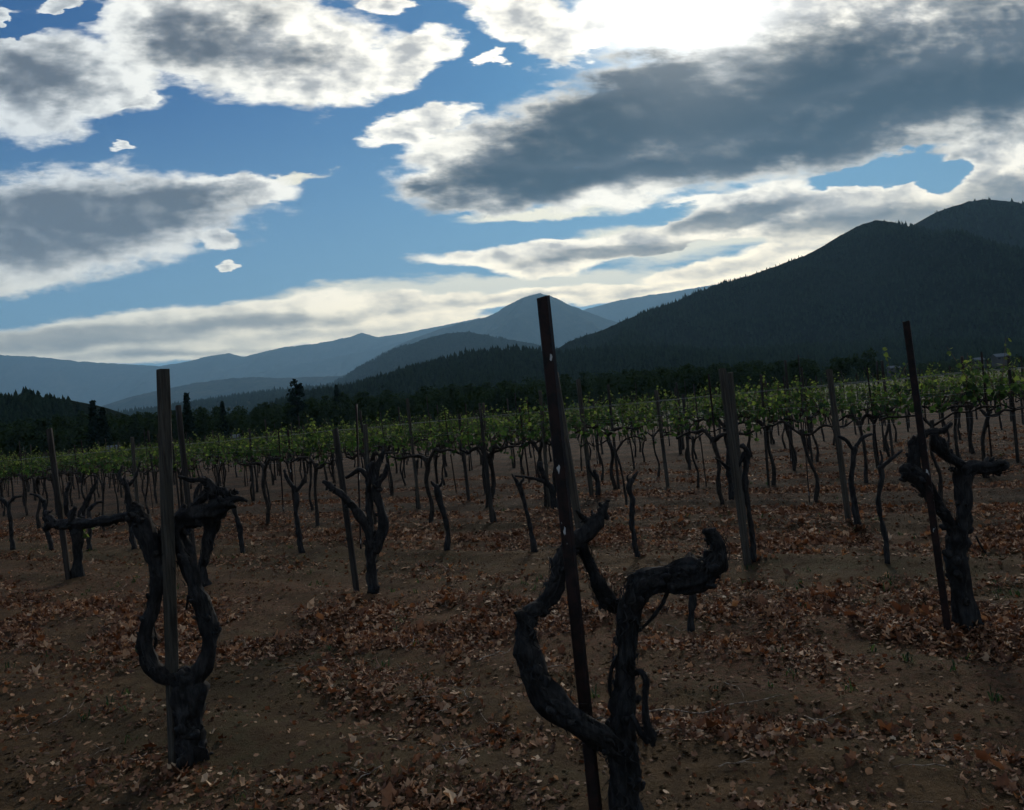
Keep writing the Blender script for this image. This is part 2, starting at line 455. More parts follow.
def mat_leaf(name, ramp, transl=.5, tcol=None, spec=.15):
    mt, b, bs, out = material(name)
    at_ = b.n('ShaderNodeAttribute', attribute_name='rnd').outputs['Fac']
    cr = b.n('ShaderNodeValToRGB'); b.link(at_, cr.inputs[0])
    el = cr.color_ramp.elements
    el[0].position = 0; el[0].color = (*ramp[0], 1); el[1].position = 1; el[1].color = (*ramp[-1], 1)
    for i, c in enumerate(ramp[1:-1]):
        e = el.new((i + 1) / (len(ramp) - 1)); e.color = (*c, 1)
    col = cr.outputs[0]
    nz = b.noise(b.n('ShaderNodeTexCoord').outputs['Object'], 45, 3, .6)
    col = b.mix(1.0, col, b.mix(nz, (.6, .6, .6), (1.35, 1.35, 1.35)), 'MULTIPLY')
    b.link(col, bs.inputs['Base Color']); bs.inputs['Roughness'].default_value = .7; bs.inputs['Specular IOR Level'].default_value = spec
    if transl:
        tr = b.n('ShaderNodeBsdfTranslucent'); b.link(b.mix(1.0, col, tcol or (1.6, 1.8, .8), 'MULTIPLY'), tr.inputs[0])
        mx = b.n('ShaderNodeMixShader'); mx.inputs[0].default_value = transl
        b.link(bs.outputs[0], mx.inputs[1]); b.link(tr.outputs[0], mx.inputs[2]); b.link(mx.outputs[0], out.inputs[0])
    return mt
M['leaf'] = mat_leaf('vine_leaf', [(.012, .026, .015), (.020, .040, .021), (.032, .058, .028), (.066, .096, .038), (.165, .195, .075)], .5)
M['litter'] = mat_leaf('dry_leaf_litter', [(.036, .022, .012), (.088, .044, .025), (.150, .072, .040), (.225, .118, .066), (.37, .21, .11), (.58, .43, .28)], .2, (1.2, .8, .5))
M['conifer'] = mat_leaf('conifer_needles', [(.007, .014, .009), (.013, .025, .014), (.018, .032, .018)], 0, spec=0)
M['broadleaf'] = mat_leaf('broadleaf_foliage', [(.016, .028, .012), (.028, .046, .018), (.036, .050, .022)], .1, spec=0)

def mat_ground():
    mt, b, bs, out = material('ground')
    g = b.n('ShaderNodeNewGeometry').outputs['Position']
    # distance across the rows
    acr = b.v('DOT_PRODUCT', g, tuple(NV)); alo = b.v('DOT_PRODUCT', g, tuple(RV))
    rowv = b.xyz(b.m('MULTIPLY', alo, .35), acr, 0.0)
    n_big = b.noise(rowv, .9, 5, .6); n_mid = b.noise(g, 5.0, 6, .65); n_fine = b.noise(g, 42.0, 5, .7); n_grit = b.noise(g, 190.0, 3, .6)
    soil = b.mix(b.mapr(n_mid, .35, .68), (.048, .029, .0125), (.112, .068, .031))
    soil = b.mix(b.mapr(n_fine, .52, .70), soil, (.120, .080, .042))
    soil = b.mix(b.mapr(n_grit, .62, .72), soil, (.20, .14, .095))
    moss = b.m('MULTIPLY', b.mapr(n_big, .46, .62), b.mapr(n_mid, .40, .62))
    soil = b.mix(b.m('MULTIPLY', moss, .65), soil, (.034, .037, .015))
    soil = b.mix(b.m('MULTIPLY', b.mapr(acr, 7.0, 13.0), .85), soil, b.mix(b.mapr(n_mid, .4, .6), (.022, .017, .009), (.052, .031, .018)))
    # crumbled leaf chaff trodden into the soil, in strips along the rows
    per = b.m('FRACT', b.m('DIVIDE', b.m('SUBTRACT', acr, 12.0), 2.1))
    strip = b.mapr(b.m('ABSOLUTE', b.m('SUBTRACT', per, .55)), .12, .36, 1.0, 0.0)
    far_ = b.mapr(acr, 7.5, 9.5)
    near_strip = b.mapr(b.m('ABSOLUTE', b.m('SUBTRACT', acr, 5.3)), .5, 1.7, 1.0, 0.0)
    st = b.m('MAXIMUM', b.m('MULTIPLY', strip, far_), near_strip)
    ch = b.m('MULTIPLY', b.mapr(b.noise(g, 26.0, 5, .7), .46, .56), b.m('MULTIPLY', st, b.mapr(b.noise(rowv, 2.2, 4, .6), .30, .55)), clamp=True)
    soil = b.mix(b.m('MULTIPLY', ch, .8), soil, b.mix(n_fine, (.060, .028, .017), (.20, .095, .052)))
    # field beyond the vineyard
    grass = b.mix(b.mapr(b.noise(g, .05, 5, .6), .4, .62), (.040, .052, .022), (.10, .095, .045))
    grass = b.mix(b.mapr(b.noise(g, 1.5, 5, .65), .4, .65), grass, (.030, .045, .018))
    edge = b.mapr(b.m('ADD', acr, b.m('MULTIPLY', b.m('SUBTRACT', b.noise(g, .3, 3), .5), 3.0)), 49.0, 51.0)
    col = b.mix(edge, soil, grass)
    b.link(col, bs.inputs['Base Color']); bs.inputs['Roughness'].default_value = .97; bs.inputs['Specular IOR Level'].default_value = .1
    h = b.m('ADD', b.m('MULTIPLY', n_fine, .7), b.m('MULTIPLY', n_mid, .6)); h = b.m('ADD', h, b.m('MULTIPLY', n_grit, .25))
    bump(b, bs, h, 1.0, .035)
    return mt
M['ground'] = mat_ground()
def mat_hill(name, c1, c2, s1, s2):
    mt, b, bs, out = material(name)
    g = b.n('ShaderNodeNewGeometry').outputs['Position']
    n1 = b.noise(g, s1, 6, .6); n2 = b.noise(g, s2, 5, .65)
    col = b.mix(b.mapr(n1, .38, .64), c1, c2); col = b.mix(b.m('MULTIPLY', b.mapr(n2, .45, .6), .6), col, tuple(x * .6 for x in c1))
    b.link(col, bs.inputs['Base Color']); bs.inputs['Roughness'].default_value = 1; bs.inputs['Specular IOR Level'].default_value = 0.0
    bump(b, bs, b.m('ADD', b.m('MULTIPLY', n1, 3.0), n2), 1.0, 30.0)
    return mt
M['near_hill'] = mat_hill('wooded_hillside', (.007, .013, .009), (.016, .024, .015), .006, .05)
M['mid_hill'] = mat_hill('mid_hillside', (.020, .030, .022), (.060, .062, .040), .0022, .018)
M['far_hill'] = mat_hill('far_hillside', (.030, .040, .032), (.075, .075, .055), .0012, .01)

# ================================================================== the ground
def gz(x, y):
    n = x * NV.x + y * NV.y
    z = .035 * noise.noise(Vector((x * .35, y * .35, 0))) + .022 * noise.noise(Vector((x * 1.3, y * 1.3, 4)))
    # worked soil: low ridges along the rows
    for c, w in ((2.65, .35), (5.75, .4), (7.7, .35), (9.9, .35)):
        z += .035 * math.exp(-((n - c) / w) ** 2)
    z += .015 * math.sin(n * 9 + 1.5 * noise.noise(Vector((x * .5, y * .5, 9))))
    return z
def ground_pt_z(u, v):
    p = ground_pt(u, v); return Vector((p.x, p.y, gz(p.x, p.y)))

def build_ground():
    def spread(a, b, s, far, g):
        v = list(np.arange(a, b, s)); st = s; x = b
        while x < far: v.append(x); st *= g; x += st
        v.append(far); return v
    ys = [-30000, -8000, -1500, -300, -60, -12, -3, 0] + [y for y in spread(1.2, 13, .045, 30000, 1.045)]
    pos = spread(0, 8.5, .05, 30000, 1.06)
    xs = [-x for x in reversed(pos[1:])] + pos
    X, Y = np.meshgrid(np.array(xs), np.array(ys))
    Z = np.zeros_like(X)
    for j in range(X.shape[0]):
        for i in range(X.shape[1]):
            x, y = X[j, i], Y[j, i]
            if -3 < y < 70 and abs(x) < 60:
                z = gz(x, y)
                if y < 16 and abs(x) < 11:
                    p = Vector((x * 7, y * 7, 1))
                    cl = noise.noise(p); c2 = noise.noise(p * 2.7)
                    z += .014 * max(0, cl) + .012 * c2 + .007 * noise.noise(p * 6)
                Z[j, i] = z * min(1, max(0, (70 - y) / 20))
    h, w = X.shape
    V = np.stack([X, Y, Z], -1).reshape(-1, 3)
    idx = np.arange(h * w).reshape(h, w)
    F = np.stack([idx[:-1, :-1], idx[:-1, 1:], idx[1:, 1:], idx[1:, :-1]], -1).reshape(-1, 4)
    o = np_obj('ground', V, F, M['ground'], smooth=True); put_tags(o, kind='structure')
build_ground()

# ================================================================== hills
def interp_profile(prof, u):
    us = [p[0] for p in prof]; vs = [p[1] for p in prof]
    return float(np.interp(u, us, vs))
HILLS = {}
def hill(name, prof, dist, foot, back, mat, rough, nx=320, ny=36, seed=0, jag=0.0, spur=1.0, yvar=0.0):
    """a mountain range whose crest runs along prof at the distance dist; a heightfield with a front and a back slope"""
    us = np.linspace(prof[0][0], prof[-1][0], nx)
    cx = np.zeros(nx); cz = np.zeros(nx); cyy = np.zeros(nx)
    for i, u in enumerate(us):
        v = interp_profile(prof, u)
        d = dist * (1 + yvar * noise.noise(Vector((u * .006, seed, 0))))
        v -= jag * (noise.noise(Vector((u * .11, seed, 2))) + .6 * noise.noise(Vector((u * .31, seed, 5))))
        p = at(u, v, d); cx[i], cyy[i], cz[i] = p.x, p.y, max(p.z, 2.0)
    ts = np.concatenate([np.linspace(-1, 0, ny), np.linspace(0, 1, ny // 3)[1:]])
    V = np.zeros((len(ts), nx, 3))
    for j, t in enumerate(ts):
        for i in range(nx):
            y = cyy[i] + (t * foot if t < 0 else t * back); a = abs(t)
            h = cz[i] * ((1 - a) ** 1.15 if t < 0 else (1 - a * a))
            x = cx[i] + (spur * foot * .10 * a * (noise.noise(Vector((cx[i] / foot * 1.3, seed, 1.5)))) if t < 0 else 0)
            q = Vector((x / foot * 3.2, y / foot * 1.1, seed))
            rg = 1 - abs(noise.noise(q)) * 2; rg2 = 1 - abs(noise.noise(q * 2.9)) * 2; rg3 = noise.noise(q * 8)
            env = a * (1 - a) * 3.2 if t < 0 else 0
            h += cz[i] * rough * env * (.55 * (rg - .6) + .28 * (rg2 - .5) + .12 * rg3)
            if a > .999: h = -15.0
            V[j, i] = (x, y, h)
    idx = np.arange(len(ts) * nx).reshape(len(ts), nx)
    Fc = np.stack([idx[:-1, :-1], idx[:-1, 1:], idx[1:, 1:], idx[1:, :-1]], -1).reshape(-1, 4)
    o = np_obj(name, V.reshape(-1, 3), Fc, mat, smooth=True); put_tags(o, kind='structure')
    HILLS[name] = V
    return V

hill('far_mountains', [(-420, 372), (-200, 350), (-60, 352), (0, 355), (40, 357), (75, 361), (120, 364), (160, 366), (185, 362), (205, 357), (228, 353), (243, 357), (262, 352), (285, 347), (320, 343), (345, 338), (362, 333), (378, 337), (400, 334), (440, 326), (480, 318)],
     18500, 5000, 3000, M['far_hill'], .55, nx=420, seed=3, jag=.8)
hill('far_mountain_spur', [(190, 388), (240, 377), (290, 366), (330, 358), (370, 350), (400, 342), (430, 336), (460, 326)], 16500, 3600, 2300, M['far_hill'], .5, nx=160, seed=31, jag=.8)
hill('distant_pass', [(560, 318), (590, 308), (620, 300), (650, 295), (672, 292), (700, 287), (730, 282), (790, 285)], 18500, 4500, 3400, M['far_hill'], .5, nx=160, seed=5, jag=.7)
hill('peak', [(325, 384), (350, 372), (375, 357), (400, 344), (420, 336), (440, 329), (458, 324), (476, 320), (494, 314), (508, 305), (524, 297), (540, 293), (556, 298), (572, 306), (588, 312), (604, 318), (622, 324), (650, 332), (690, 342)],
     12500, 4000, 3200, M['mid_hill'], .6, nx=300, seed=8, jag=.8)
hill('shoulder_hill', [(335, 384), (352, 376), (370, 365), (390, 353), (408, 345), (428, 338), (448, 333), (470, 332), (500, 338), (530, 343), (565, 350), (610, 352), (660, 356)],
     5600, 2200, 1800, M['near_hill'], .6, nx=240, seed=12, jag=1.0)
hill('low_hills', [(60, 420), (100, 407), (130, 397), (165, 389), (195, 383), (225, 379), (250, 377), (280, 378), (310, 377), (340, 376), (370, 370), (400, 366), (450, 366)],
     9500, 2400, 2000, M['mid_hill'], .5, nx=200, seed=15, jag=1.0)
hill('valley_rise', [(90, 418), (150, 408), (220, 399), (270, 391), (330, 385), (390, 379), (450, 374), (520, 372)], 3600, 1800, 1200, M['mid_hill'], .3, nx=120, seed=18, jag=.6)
hill('wooded_mountain_back', [(860, 275), (900, 244), (914, 229), (930, 215), (950, 207), (968, 202), (985, 199), (1005, 201), (1024, 203), (1080, 212), (1200, 200), (1400, 260), (1500, 330)],
     2350, 750, 1000, M['near_hill'], .5, nx=160, seed=21, jag=1.2)
hill('wooded_mountain', [(520, 362), (556, 349), (575, 339), (600, 331), (625, 320), (648, 311), (672, 303), (695, 293), (720, 284), (745, 277), (765, 270), (790, 261), (808, 254), (826, 245), (845, 233), (860, 225), (876, 220), (893, 222), (905, 226), (920, 236), (960, 250), (1024, 262), (1150, 300), (1300, 330)],
     1850, 1000, 1000, M['near_hill'], .55, nx=300, ny=44, seed=24, jag=1.2)
hill('wooded_foothill', [(300, 396), (350, 388), (375, 380), (400, 373), (425, 366), (450, 359), (475, 353), (500, 350), (530, 351), (560, 354), (620, 350), (700, 352), (780, 350), (880, 344), (960, 342), (1024, 340), (1150, 345), (1300, 352)],
     1150, 520, 500, M['near_hill'], .3, nx=220, seed=27, jag=.5)
hill('wooded_knoll', [(-260, 430), (-160, 402), (-60, 400), (0, 402), (22, 398), (42, 397), (60, 401), (75, 407), (88, 415), (102, 424), (125, 436)], 480, 160, 160, M['near_hill'], .3, nx=90, seed=30, jag=.6)

# ------------------------------------------------------------------ trees on the hills
def cone_trees(pts, hts, tiers=2, sides=5, wid=.20):
    """many small conifers in one mesh; pts (n,3), hts (n,)"""
    n = len(pts); V = []; F = []; A = []
    ang = np.arange(sides) * 2 * np.pi / sides
    base = 0
    rot = nrg.uniform(0, 6.28, n); tone = nrg.uniform(0, 1, n); w = wid * nrg.uniform(.75, 1.3, n)
    for t in range(tiers):
        z0 = .05 + .85 * t / tiers; z1 = min(1.0, z0 + 1.25 / tiers) if t < tiers - 1 else 1.0
        rr = w * (1 - .75 * t / tiers)
        ring = np.zeros((n, sides, 3))
        jit = nrg.uniform(.7, 1.25, (n, sides))
        ring[:, :, 0] = np.cos(ang + rot[:, None]) * rr[:, None] * jit * hts[:, None]
        ring[:, :, 1] = np.sin(ang + rot[:, None]) * rr[:, None] * jit * hts[:, None]
        ring[:, :, 2] = (z0 * hts)[:, None] - nrg.uniform(0, .06, (n, sides)) * hts[:, None]
        ring += pts[:, None, :]
        ap = pts + np.stack([nrg.normal(0, .01, n) * hts, nrg.normal(0, .01, n) * hts, z1 * hts], -1)
        vv = np.concatenate([ring, ap[:, None, :]], 1).reshape(-1, 3)
        k = sides + 1
        fi = np.array([(i, (i + 1) % sides, sides) for i in range(sides)])
        ff = (np.arange(n)[:, None, None] * k + fi[None]).reshape(-1, 3) + base
        V.append(vv); F.append(ff); A.append(np.repeat(tone, k)); base += len(vv)
    return np.concatenate(V), np.concatenate(F), np.concatenate(A)

def hill_points(V, n, tmin=0.0, tmax=1.0, gap=None):
    """random points on the front slope and crest of a hill grid"""
    ny = int((V.shape[0]) * .78); nx = V.shape[1]
    j = nrg.uniform(tmin, tmax, n) * (ny - 2); i = nrg.uniform(0, nx - 1.001, n)
    j0 = j.astype(int); i0 = i.astype(int); fj = (j - j0)[:, None]; fi = (i - i0)[:, None]
    P = (V[j0, i0] * (1 - fj) * (1 - fi) + V[j0 + 1, i0] * fj * (1 - fi) + V[j0, i0 + 1] * (1 - fj) * fi + V[j0 + 1, i0 + 1] * fj * fi)
    ok = (P[:, 2] > .5) & (np.abs(P[:, 0]) < P[:, 1] * .68)
    return P[ok]

def forest_on(name, hname, n, hmin, hmax, tiers, sides, wid=.2, tmin=.02, tmax=1.0):
    P = hill_points(HILLS[hname], n, tmin, tmax)
    h = nrg.uniform(hmin, hmax, len(P)) * np.where(nrg.random(len(P)) < .06, 1.35, 1.0)
    V, Fc, A = cone_trees(P, h, tiers, sides, wid)
    o = np_obj(name, V, Fc, M['conifer'], A); put_tags(o, kind='stuff')
forest_on('mountain_forest', 'wooded_mountain', 34000, 5, 10.5, 1, 5, .24)
forest_on('back_mountain_forest', 'wooded_mountain_back', 5000, 9, 18, 1, 4, .26, .5)
forest_on('foothill_forest', 'wooded_foothill', 30000, 5, 11, 2, 5, .26)
forest_on('knoll_forest', 'wooded_knoll', 11000, 2.5, 6.5, 3, 7, .3, .05, 1.0)
forest_on('shoulder_forest', 'shoulder_hill', 16000, 9, 20, 1, 5, .3)
forest_on('valley_forest', 'valley_rise', 9000, 10, 20, 1, 5, .28)

# mixed woodland on the flat valley floor
def ragged_tree(kind, H, seed):
    """crown made of many small leaf clumps round limbs; returns arrays in tree coordinates and a trunk buffer"""
    r = np.random.default_rng(seed)
    C = []; S = []
    if kind == 'conifer':
        lev = 26
        for l in range(lev):
            f = l / (lev - 1); z = H * (.10 + .89 * f); R = H * .19 * (1 - f) ** .85 * r.uniform(.65, 1.2) + .12
            nb = int(9 - 5 * f)
            a0 = r.uniform(0, 6.28)
            for k in range(nb):
                a = a0 + k * 6.283 / nb + r.uniform(-.4, .4); L = R * r.uniform(.6, 1.15)
                for q in np.linspace(.15, 1, 5):
                    C.append((math.cos(a) * L * q, math.sin(a) * L * q, z - L * q * .28 + r.normal(0, .02 * H * .3))); S.append(H * .030 * (1.15 - .6 * q))
    elif kind == 'pine':
        for l in range(30):
            f = r.uniform(0, 1) ** .8; z = H * (.38 + .60 * f); a = r.uniform(0, 6.28); L = H * .17 * (1 - f * .55) * r.uniform(.5, 1.3)
            for q in np.linspace(.35, 1, 6):
                C.append((math.cos(a) * L * q, math.sin(a) * L * q, z + L * q * .1 + r.normal(0, .012 * H))); S.append(H * .035 * r.uniform(.7, 1.3))
    else:
        lob = [(r.normal(0, .17) * H, r.normal(0, .17) * H, H * r.uniform(.38, .82), H * r.uniform(.14, .24)) for _ in range(9)]
        for x, y, z, R in lob:
            for _ in range(46):
                d = r.normal(0, 1, 3); d /= np.linalg.norm(d); rr = R * r.uniform(.5, 1.08)
                C.append((x + d[0] * rr, y + d[1] * rr, z + d[2] * rr * .8)); S.append(H * .034 * r.uniform(.6, 1.4))
    C = np.array(C); S = np.array(S); n = len(C); m_ = 4
    Cc = np.repeat(C, m_, 0) + r.normal(0, 1, (n * m_, 3)) * np.repeat(S, m_)[:, None] * .55; Sc = np.repeat(S, m_) * .9
    d1 = r.normal(0, 1, (n * m_, 3)); d1 /= np.linalg.norm(d1, axis=1)[:, None]
    d2 = np.cross(d1, r.normal(0, 1, (n * m_, 3))); d2 /= np.linalg.norm(d2, axis=1)[:, None]
    s = Sc[:, None]
    V = np.stack([Cc - d1 * s, Cc + d2 * s * .7, Cc + d1 * s, Cc - d2 * s * .7], 1).reshape(-1, 3)
    F = (np.arange(n * m_)[:, None] * 4 + np.arange(4)[None])
    A = np.clip(np.repeat(r.uniform(0, 1, n), m_ * 4) * .7 + np.repeat(r.uniform(0, .3, n * m_), 4), 0, 1)
    return V, F, A

def trunk_mesh(H, kind):
    b = Buf(); hh = H * (.95 if kind != 'broad' else .55)
    tube(b, [(0, 0, -.4), (H * .004, 0, H * .2), (-H * .004, H * .003, H * .5), (0, 0, hh)], [H * .018, H * .014, H * .010, H * .003], 6, H * .06, .05, .05)
    for k in range(5):
        a = k * 1.3 + .4; z = H * (.3 + .11 * k); L = H * (.16 if kind == 'broad' else .09)
        tube(b, [(0, 0, z), (math.cos(a) * L * .5, math.sin(a) * L * .5, z + L * .25), (math.cos(a) * L, math.sin(a) * L, z + L * (.7 if kind == 'broad' else .05))], [H * .008, H * .005, H * .002], 5, H * .05, 0, 0)
    return b.mesh('trunk', M['wood_dark'])

def scatter_woodland():
    protos = [ragged_tree('conifer', 1.0, 40), ragged_tree('conifer', 1.0, 41), ragged_tree('broad', 1.0, 42), ragged_tree('broad', 1.0, 43), ragged_tree('pine', 1.0, 44)]
    protos = [(V[:], F_, A) for V, F_, A in protos]
    VV = []; FF = []; AA = []; base = 0
    r = np.random.default_rng(5)
    for k in range(760):
        u = r.uniform(-120, 1150); Y = r.uniform(290, 560) if k % 3 else r.uniform(250, 300)
        if 1024 > u > 830: Y = r.uniform(420, 600)
        hz = 413 - (u - 512) * math.tan(ROLL)
        # height limit that follows the tree line
        top = float(np.interp(u, [-120, 0, 95, 150, 260, 330, 450, 600, 800, 860, 1150], [36, 34, 36, 30, 30, 31, 30, 30, 26, 12, 10]))
        H = max(4, (top * r.uniform(.72, 1.15)) * Y / F_PX + CAM_H)
        p = at(u, hz, Y)
        V, F_, A = protos[r.integers(0, 5)]
        step = 2 if Y < 420 else 3
        a = r.uniform(0, 6.28); c, s = math.cos(a), math.sin(a)
        F2 = F_[::step]; idx = F2.ravel(); V2 = V[idx]; A2 = A[idx]
        sc = H; wsc = H * r.uniform(.9, 1.5)
        W = np.stack([(V2[:, 0] * c - V2[:, 1] * s) * wsc + p.x, (V2[:, 0] * s + V2[:, 1] * c) * wsc + p.y, V2[:, 2] * sc], -1)
        VV.append(W); FF.append(np.arange(len(W)).reshape(-1, 4) + base); AA.append(A2); base += len(W)
    o = np_obj('valley_woodland', np.concatenate(VV), np.concatenate(FF), M['broadleaf'], np.concatenate(AA)); put_tags(o, kind='stuff')
scatter_woodland()

def single_tree(name, kind, u, vtop, Y, label, seed, squash=1.0):
    hz = 413 - (u - 512) * math.tan(ROLL)
    top = at(u, vtop, Y); base = Vector((top.x, Y, 0)); H = top.z
    t = thing(name, label, 'tree', base)
    V, F_, A = ragged_tree(kind, H, seed)
    V[:, 0] *= squash; V[:, 1] *= squash
    np_obj('crown', V, F_, M['conifer'] if kind != 'broad' else M['broadleaf'], A, t)
    o = bpy.data.objects.new('trunk', trunk_mesh(H, kind)); COL.objects.link(o); o.parent = t
single_tree('conifer_tree', 'conifer', 186, 394, 235, 'tall dark pointed conifer just right of the square wooden stake', 51, 1.1)
single_tree('pine_tree', 'pine', 295, 381, 240, 'lone dark pine with a ragged top above the middle tree line', 52, 1.0)
single_tree('conifer_tree', 'conifer', 92, 402, 225, 'dark conifer at the right end of the left wooded knoll', 53, 1.25)
single_tree('conifer_tree', 'conifer', 102, 409, 230, 'shorter dark conifer beside the one at the knoll end', 54, 1.25)
single_tree('broadleaf_tree', 'broad', 862, 348, 260, 'round dark tree in front of the big mountain, left of the thin right stake', 55)
single_tree('broadleaf_tree', 'broad', 840, 356, 265, 'low round dark tree left of the taller one under the mountain', 56)
single_tree('conifer_tree', 'conifer', 222, 402, 270, 'narrow dark conifer in the valley trees right of the pointed one', 57)
single_tree('conifer_tree', 'conifer', 336, 386, 330, 'slim dark conifer right of the lone ragged pine', 58)

# ------------------------------------------------------------------ far farm buildings
M['roof'] = mat_plain('pale_sheet_roof', (.13, .14, .145), .7)
M['wallp'] = mat_plain('pale_painted_wall', (.09, .085, .08), .8)
M['win'] = mat_plain('dark_window', (.03, .035, .04), .2)
def house(u, vbase, Y, w, d, h, rh, label, name='farm_building', rz=0.0, z=None):
    p = at(u, vbase, Y)
    if z is not None: p.z = z
    t = thing(name, label, 'building', (p.x, p.y, p.z), rz)
    b = Buf(); x, y = w / 2, d / 2
    b.add([(-x, -y, -2.5), (x, -y, -2.5), (x, y, -2.5), (-x, y, -2.5), (-x, -y, h), (x, -y, h), (x, y, h), (-x, y, h), (-x, 0, h + rh), (x, 0, h + rh)],
          [(0, 1, 5, 4), (2, 3, 7, 6), (1, 2, 6, 9, 5), (3, 0, 4, 8, 7)])
    b.obj('wall', M['wallp'], t, smooth=False)
    r = Buf(); e = .4
    for s in (-1, 1):
        r.add([(-x - e, s * (y + e), h - .15), (x + e, s * (y + e), h - .15), (x + e, 0, h + rh + .12), (-x - e, 0, h + rh + .12),
               (-x - e, s * (y + e), h), (x + e, s * (y + e), h), (x + e, 0, h + rh + .27), (-x - e, 0, h + rh + .27)],
              [(0, 1, 2, 3), (4, 5, 6, 7), (0, 1, 5, 4), (0, 3, 7, 4), (1, 2, 6, 5)])
    r.obj('roof', M['roof'], t, smooth=False)
    for k in (-.28, .28):
        q = Buf(); q.add([(k * w - .6, -y - .03, h * .4), (k * w + .6, -y - .03, h * .4), (k * w + .6, -y - .03, h * .8), (k * w - .6, -y - .03, h * .8),
                          (k * w - .6, -y + .05, h * .4), (k * w + .6, -y + .05, h * .4), (k * w + .6, -y + .05, h * .8), (k * w - .6, -y + .05, h * .8)],
                         [(0, 1, 2, 3), (0, 1, 5, 4), (2, 3, 7, 6), (1, 2, 6, 5), (0, 3, 7, 4)])
        q.obj('window', M['win'], t, smooth=False)
house(113, 446, 225, 2.6, 3, 1.9, .7, 'small pale shed before the trees, left of the square wooden stake', z=0)
house(17, 436, 300, 9, 5, 1.6, .9, 'long low pale building at the foot of the left wooded knoll', z=7)
house(236, 440, 215, 1.2, 2, 1.9, .5, 'tiny pale hut before the valley trees, left of the middle vines', z=0)
house(1000, 360, 430, 6, 5, 2.2, 1.3, 'pale farmhouse at the mountain foot near the right edge', z=5)
house(978, 361, 450, 4.5, 4, 1.8, 1.0, 'smaller pale farmhouse left of the one near the right edge', z=5)
house(893, 366, 440, 5, 4, 1.6, .9, 'low pale building at the mountain foot left of the thin right stake', z=5)

# ------------------------------------------------------------------ valley air
def build_haze():
    s = 34000
    me = bpy.data.meshes.new('haze'); bm = bmesh.new()
    bmesh.ops.create_cube(bm, size=1.0)
    for v in bm.verts: v.co = Vector((v.co.x * 2 * s, v.co.y * 2 * s, -16.5 if v.co.z < 0 else HAZE_TOP))
    bm.to_mesh(me); bm.free()
    mt = bpy.data.materials.new('valley_air'); mt.use_nodes = True
    b = NB(mt.node_tree); out = b.n('ShaderNodeOutputMaterial'); pv = b.n('ShaderNodeVolumePrincipled')
    pv.inputs['Color'].default_value = (.38, .70, 1.0, 1); pv.inputs['Density'].default_value = HAZE_DENS
    pv.inputs['Anisotropy'].default_value = .3
    b.link(pv.outputs[0], out.inputs['Volume'])
    me.materials.append(mt)
    o = bpy.data.objects.new('haze', me); COL.objects.link(o); put_tags(o, kind='stuff')
HAZE_TOP = max(float(V[..., 2].max()) for V in HILLS.values()) + 60
HAZE_DENS = 4.9e-5
build_haze()

# ================================================================== the vineyard
ROW = [2.65, 5.75, 7.7, 9.9] + [12.0 + 2.1 * k for k in range(19)]
ORD = ['first', 'second', 'third', 'fourth', 'fifth', 'sixth', 'seventh', 'eighth', 'ninth', 'tenth', 'eleventh', 'twelfth', 'thirteenth', 'fourteenth', 'fifteenth',
       'sixteenth', 'seventeenth', 'eighteenth', 'nineteenth', 'twentieth', 'twenty-first', 'twenty-second', 'twenty-third', 'twenty-fourth', 'twenty-fifth', 'twenty-sixth',
       'twenty-seventh', 'twenty-eighth', 'twenty-ninth', 'thirtieth', 'thirty-first', 'thirty-second', 'thirty-third', 'thirty-fourth', 'thirty-fifth', 'thirty-sixth', 'thirty-seventh',
       'thirty-eighth', 'thirty-ninth', 'fortieth', 'forty-first', 'forty-second', 'forty-third', 'forty-fourth', 'forty-fifth', 'forty-sixth', 'forty-seventh', 'forty-eighth']

# ------------------------------------------------------------------ leaves
def leaf_shape(r, size, curl, lobes=5):
    """a lobed leaf, centre + rim; returns points (k,3) with the stalk at the origin side"""
    pts = [(0, 0, 0)]
    n = lobes * 2
    for i in range(n + 1):
        a = math.pi * (-.86 + 1.72 * i / n) + math.pi / 2
        rr = size * ((1.0 if i % 2 == 1 or lobes < 4 else .60) * (1.0 if abs(i - n / 2) < 2 else .84)) * r.uniform(.85, 1.12)
        x, y = math.cos(a) * rr * .55, math.sin(a) * rr * .55 + size * .12
        z = curl * (x * x + y * y) / size * 2 + curl * .35 * r.uniform(-1, 1) * size
        pts.append((x, y, z))
    return pts
def leaf_bank(seed, n, curl, lobes=5):
    r = random.Random(seed); return [np.array(leaf_shape(r, 1.0, r.uniform(*curl), lobes)) for _ in range(n)]

def scatter_leaves(P, S, N, bank, seed, tone):
    """leaves at P with size S and normal N -> arrays"""
    r = np.random.default_rng(seed); n = len(P); k = len(bank[0])
    B = np.stack(bank)[r.integers(0, len(bank), n)]
    N = N / np.linalg.norm(N, axis=1)[:, None]
    h = r.normal(0, 1, (n, 3)); X = np.cross(h, N); X /= np.linalg.norm(X, axis=1)[:, None]; Yv = np.cross(N, X)
    V = P[:, None, :] + S[:, None, None] * (B[:, :, 0:1] * X[:, None] + B[:, :, 1:2] * Yv[:, None] + B[:, :, 2:3] * N[:, None])
    f = np.array([(0, i, i + 1) for i in range(1, k - 1)])
    F = (np.arange(n)[:, None, None] * k + f[None]).reshape(-1, 3)
    return V.reshape(-1, 3), F, np.repeat(tone, k)

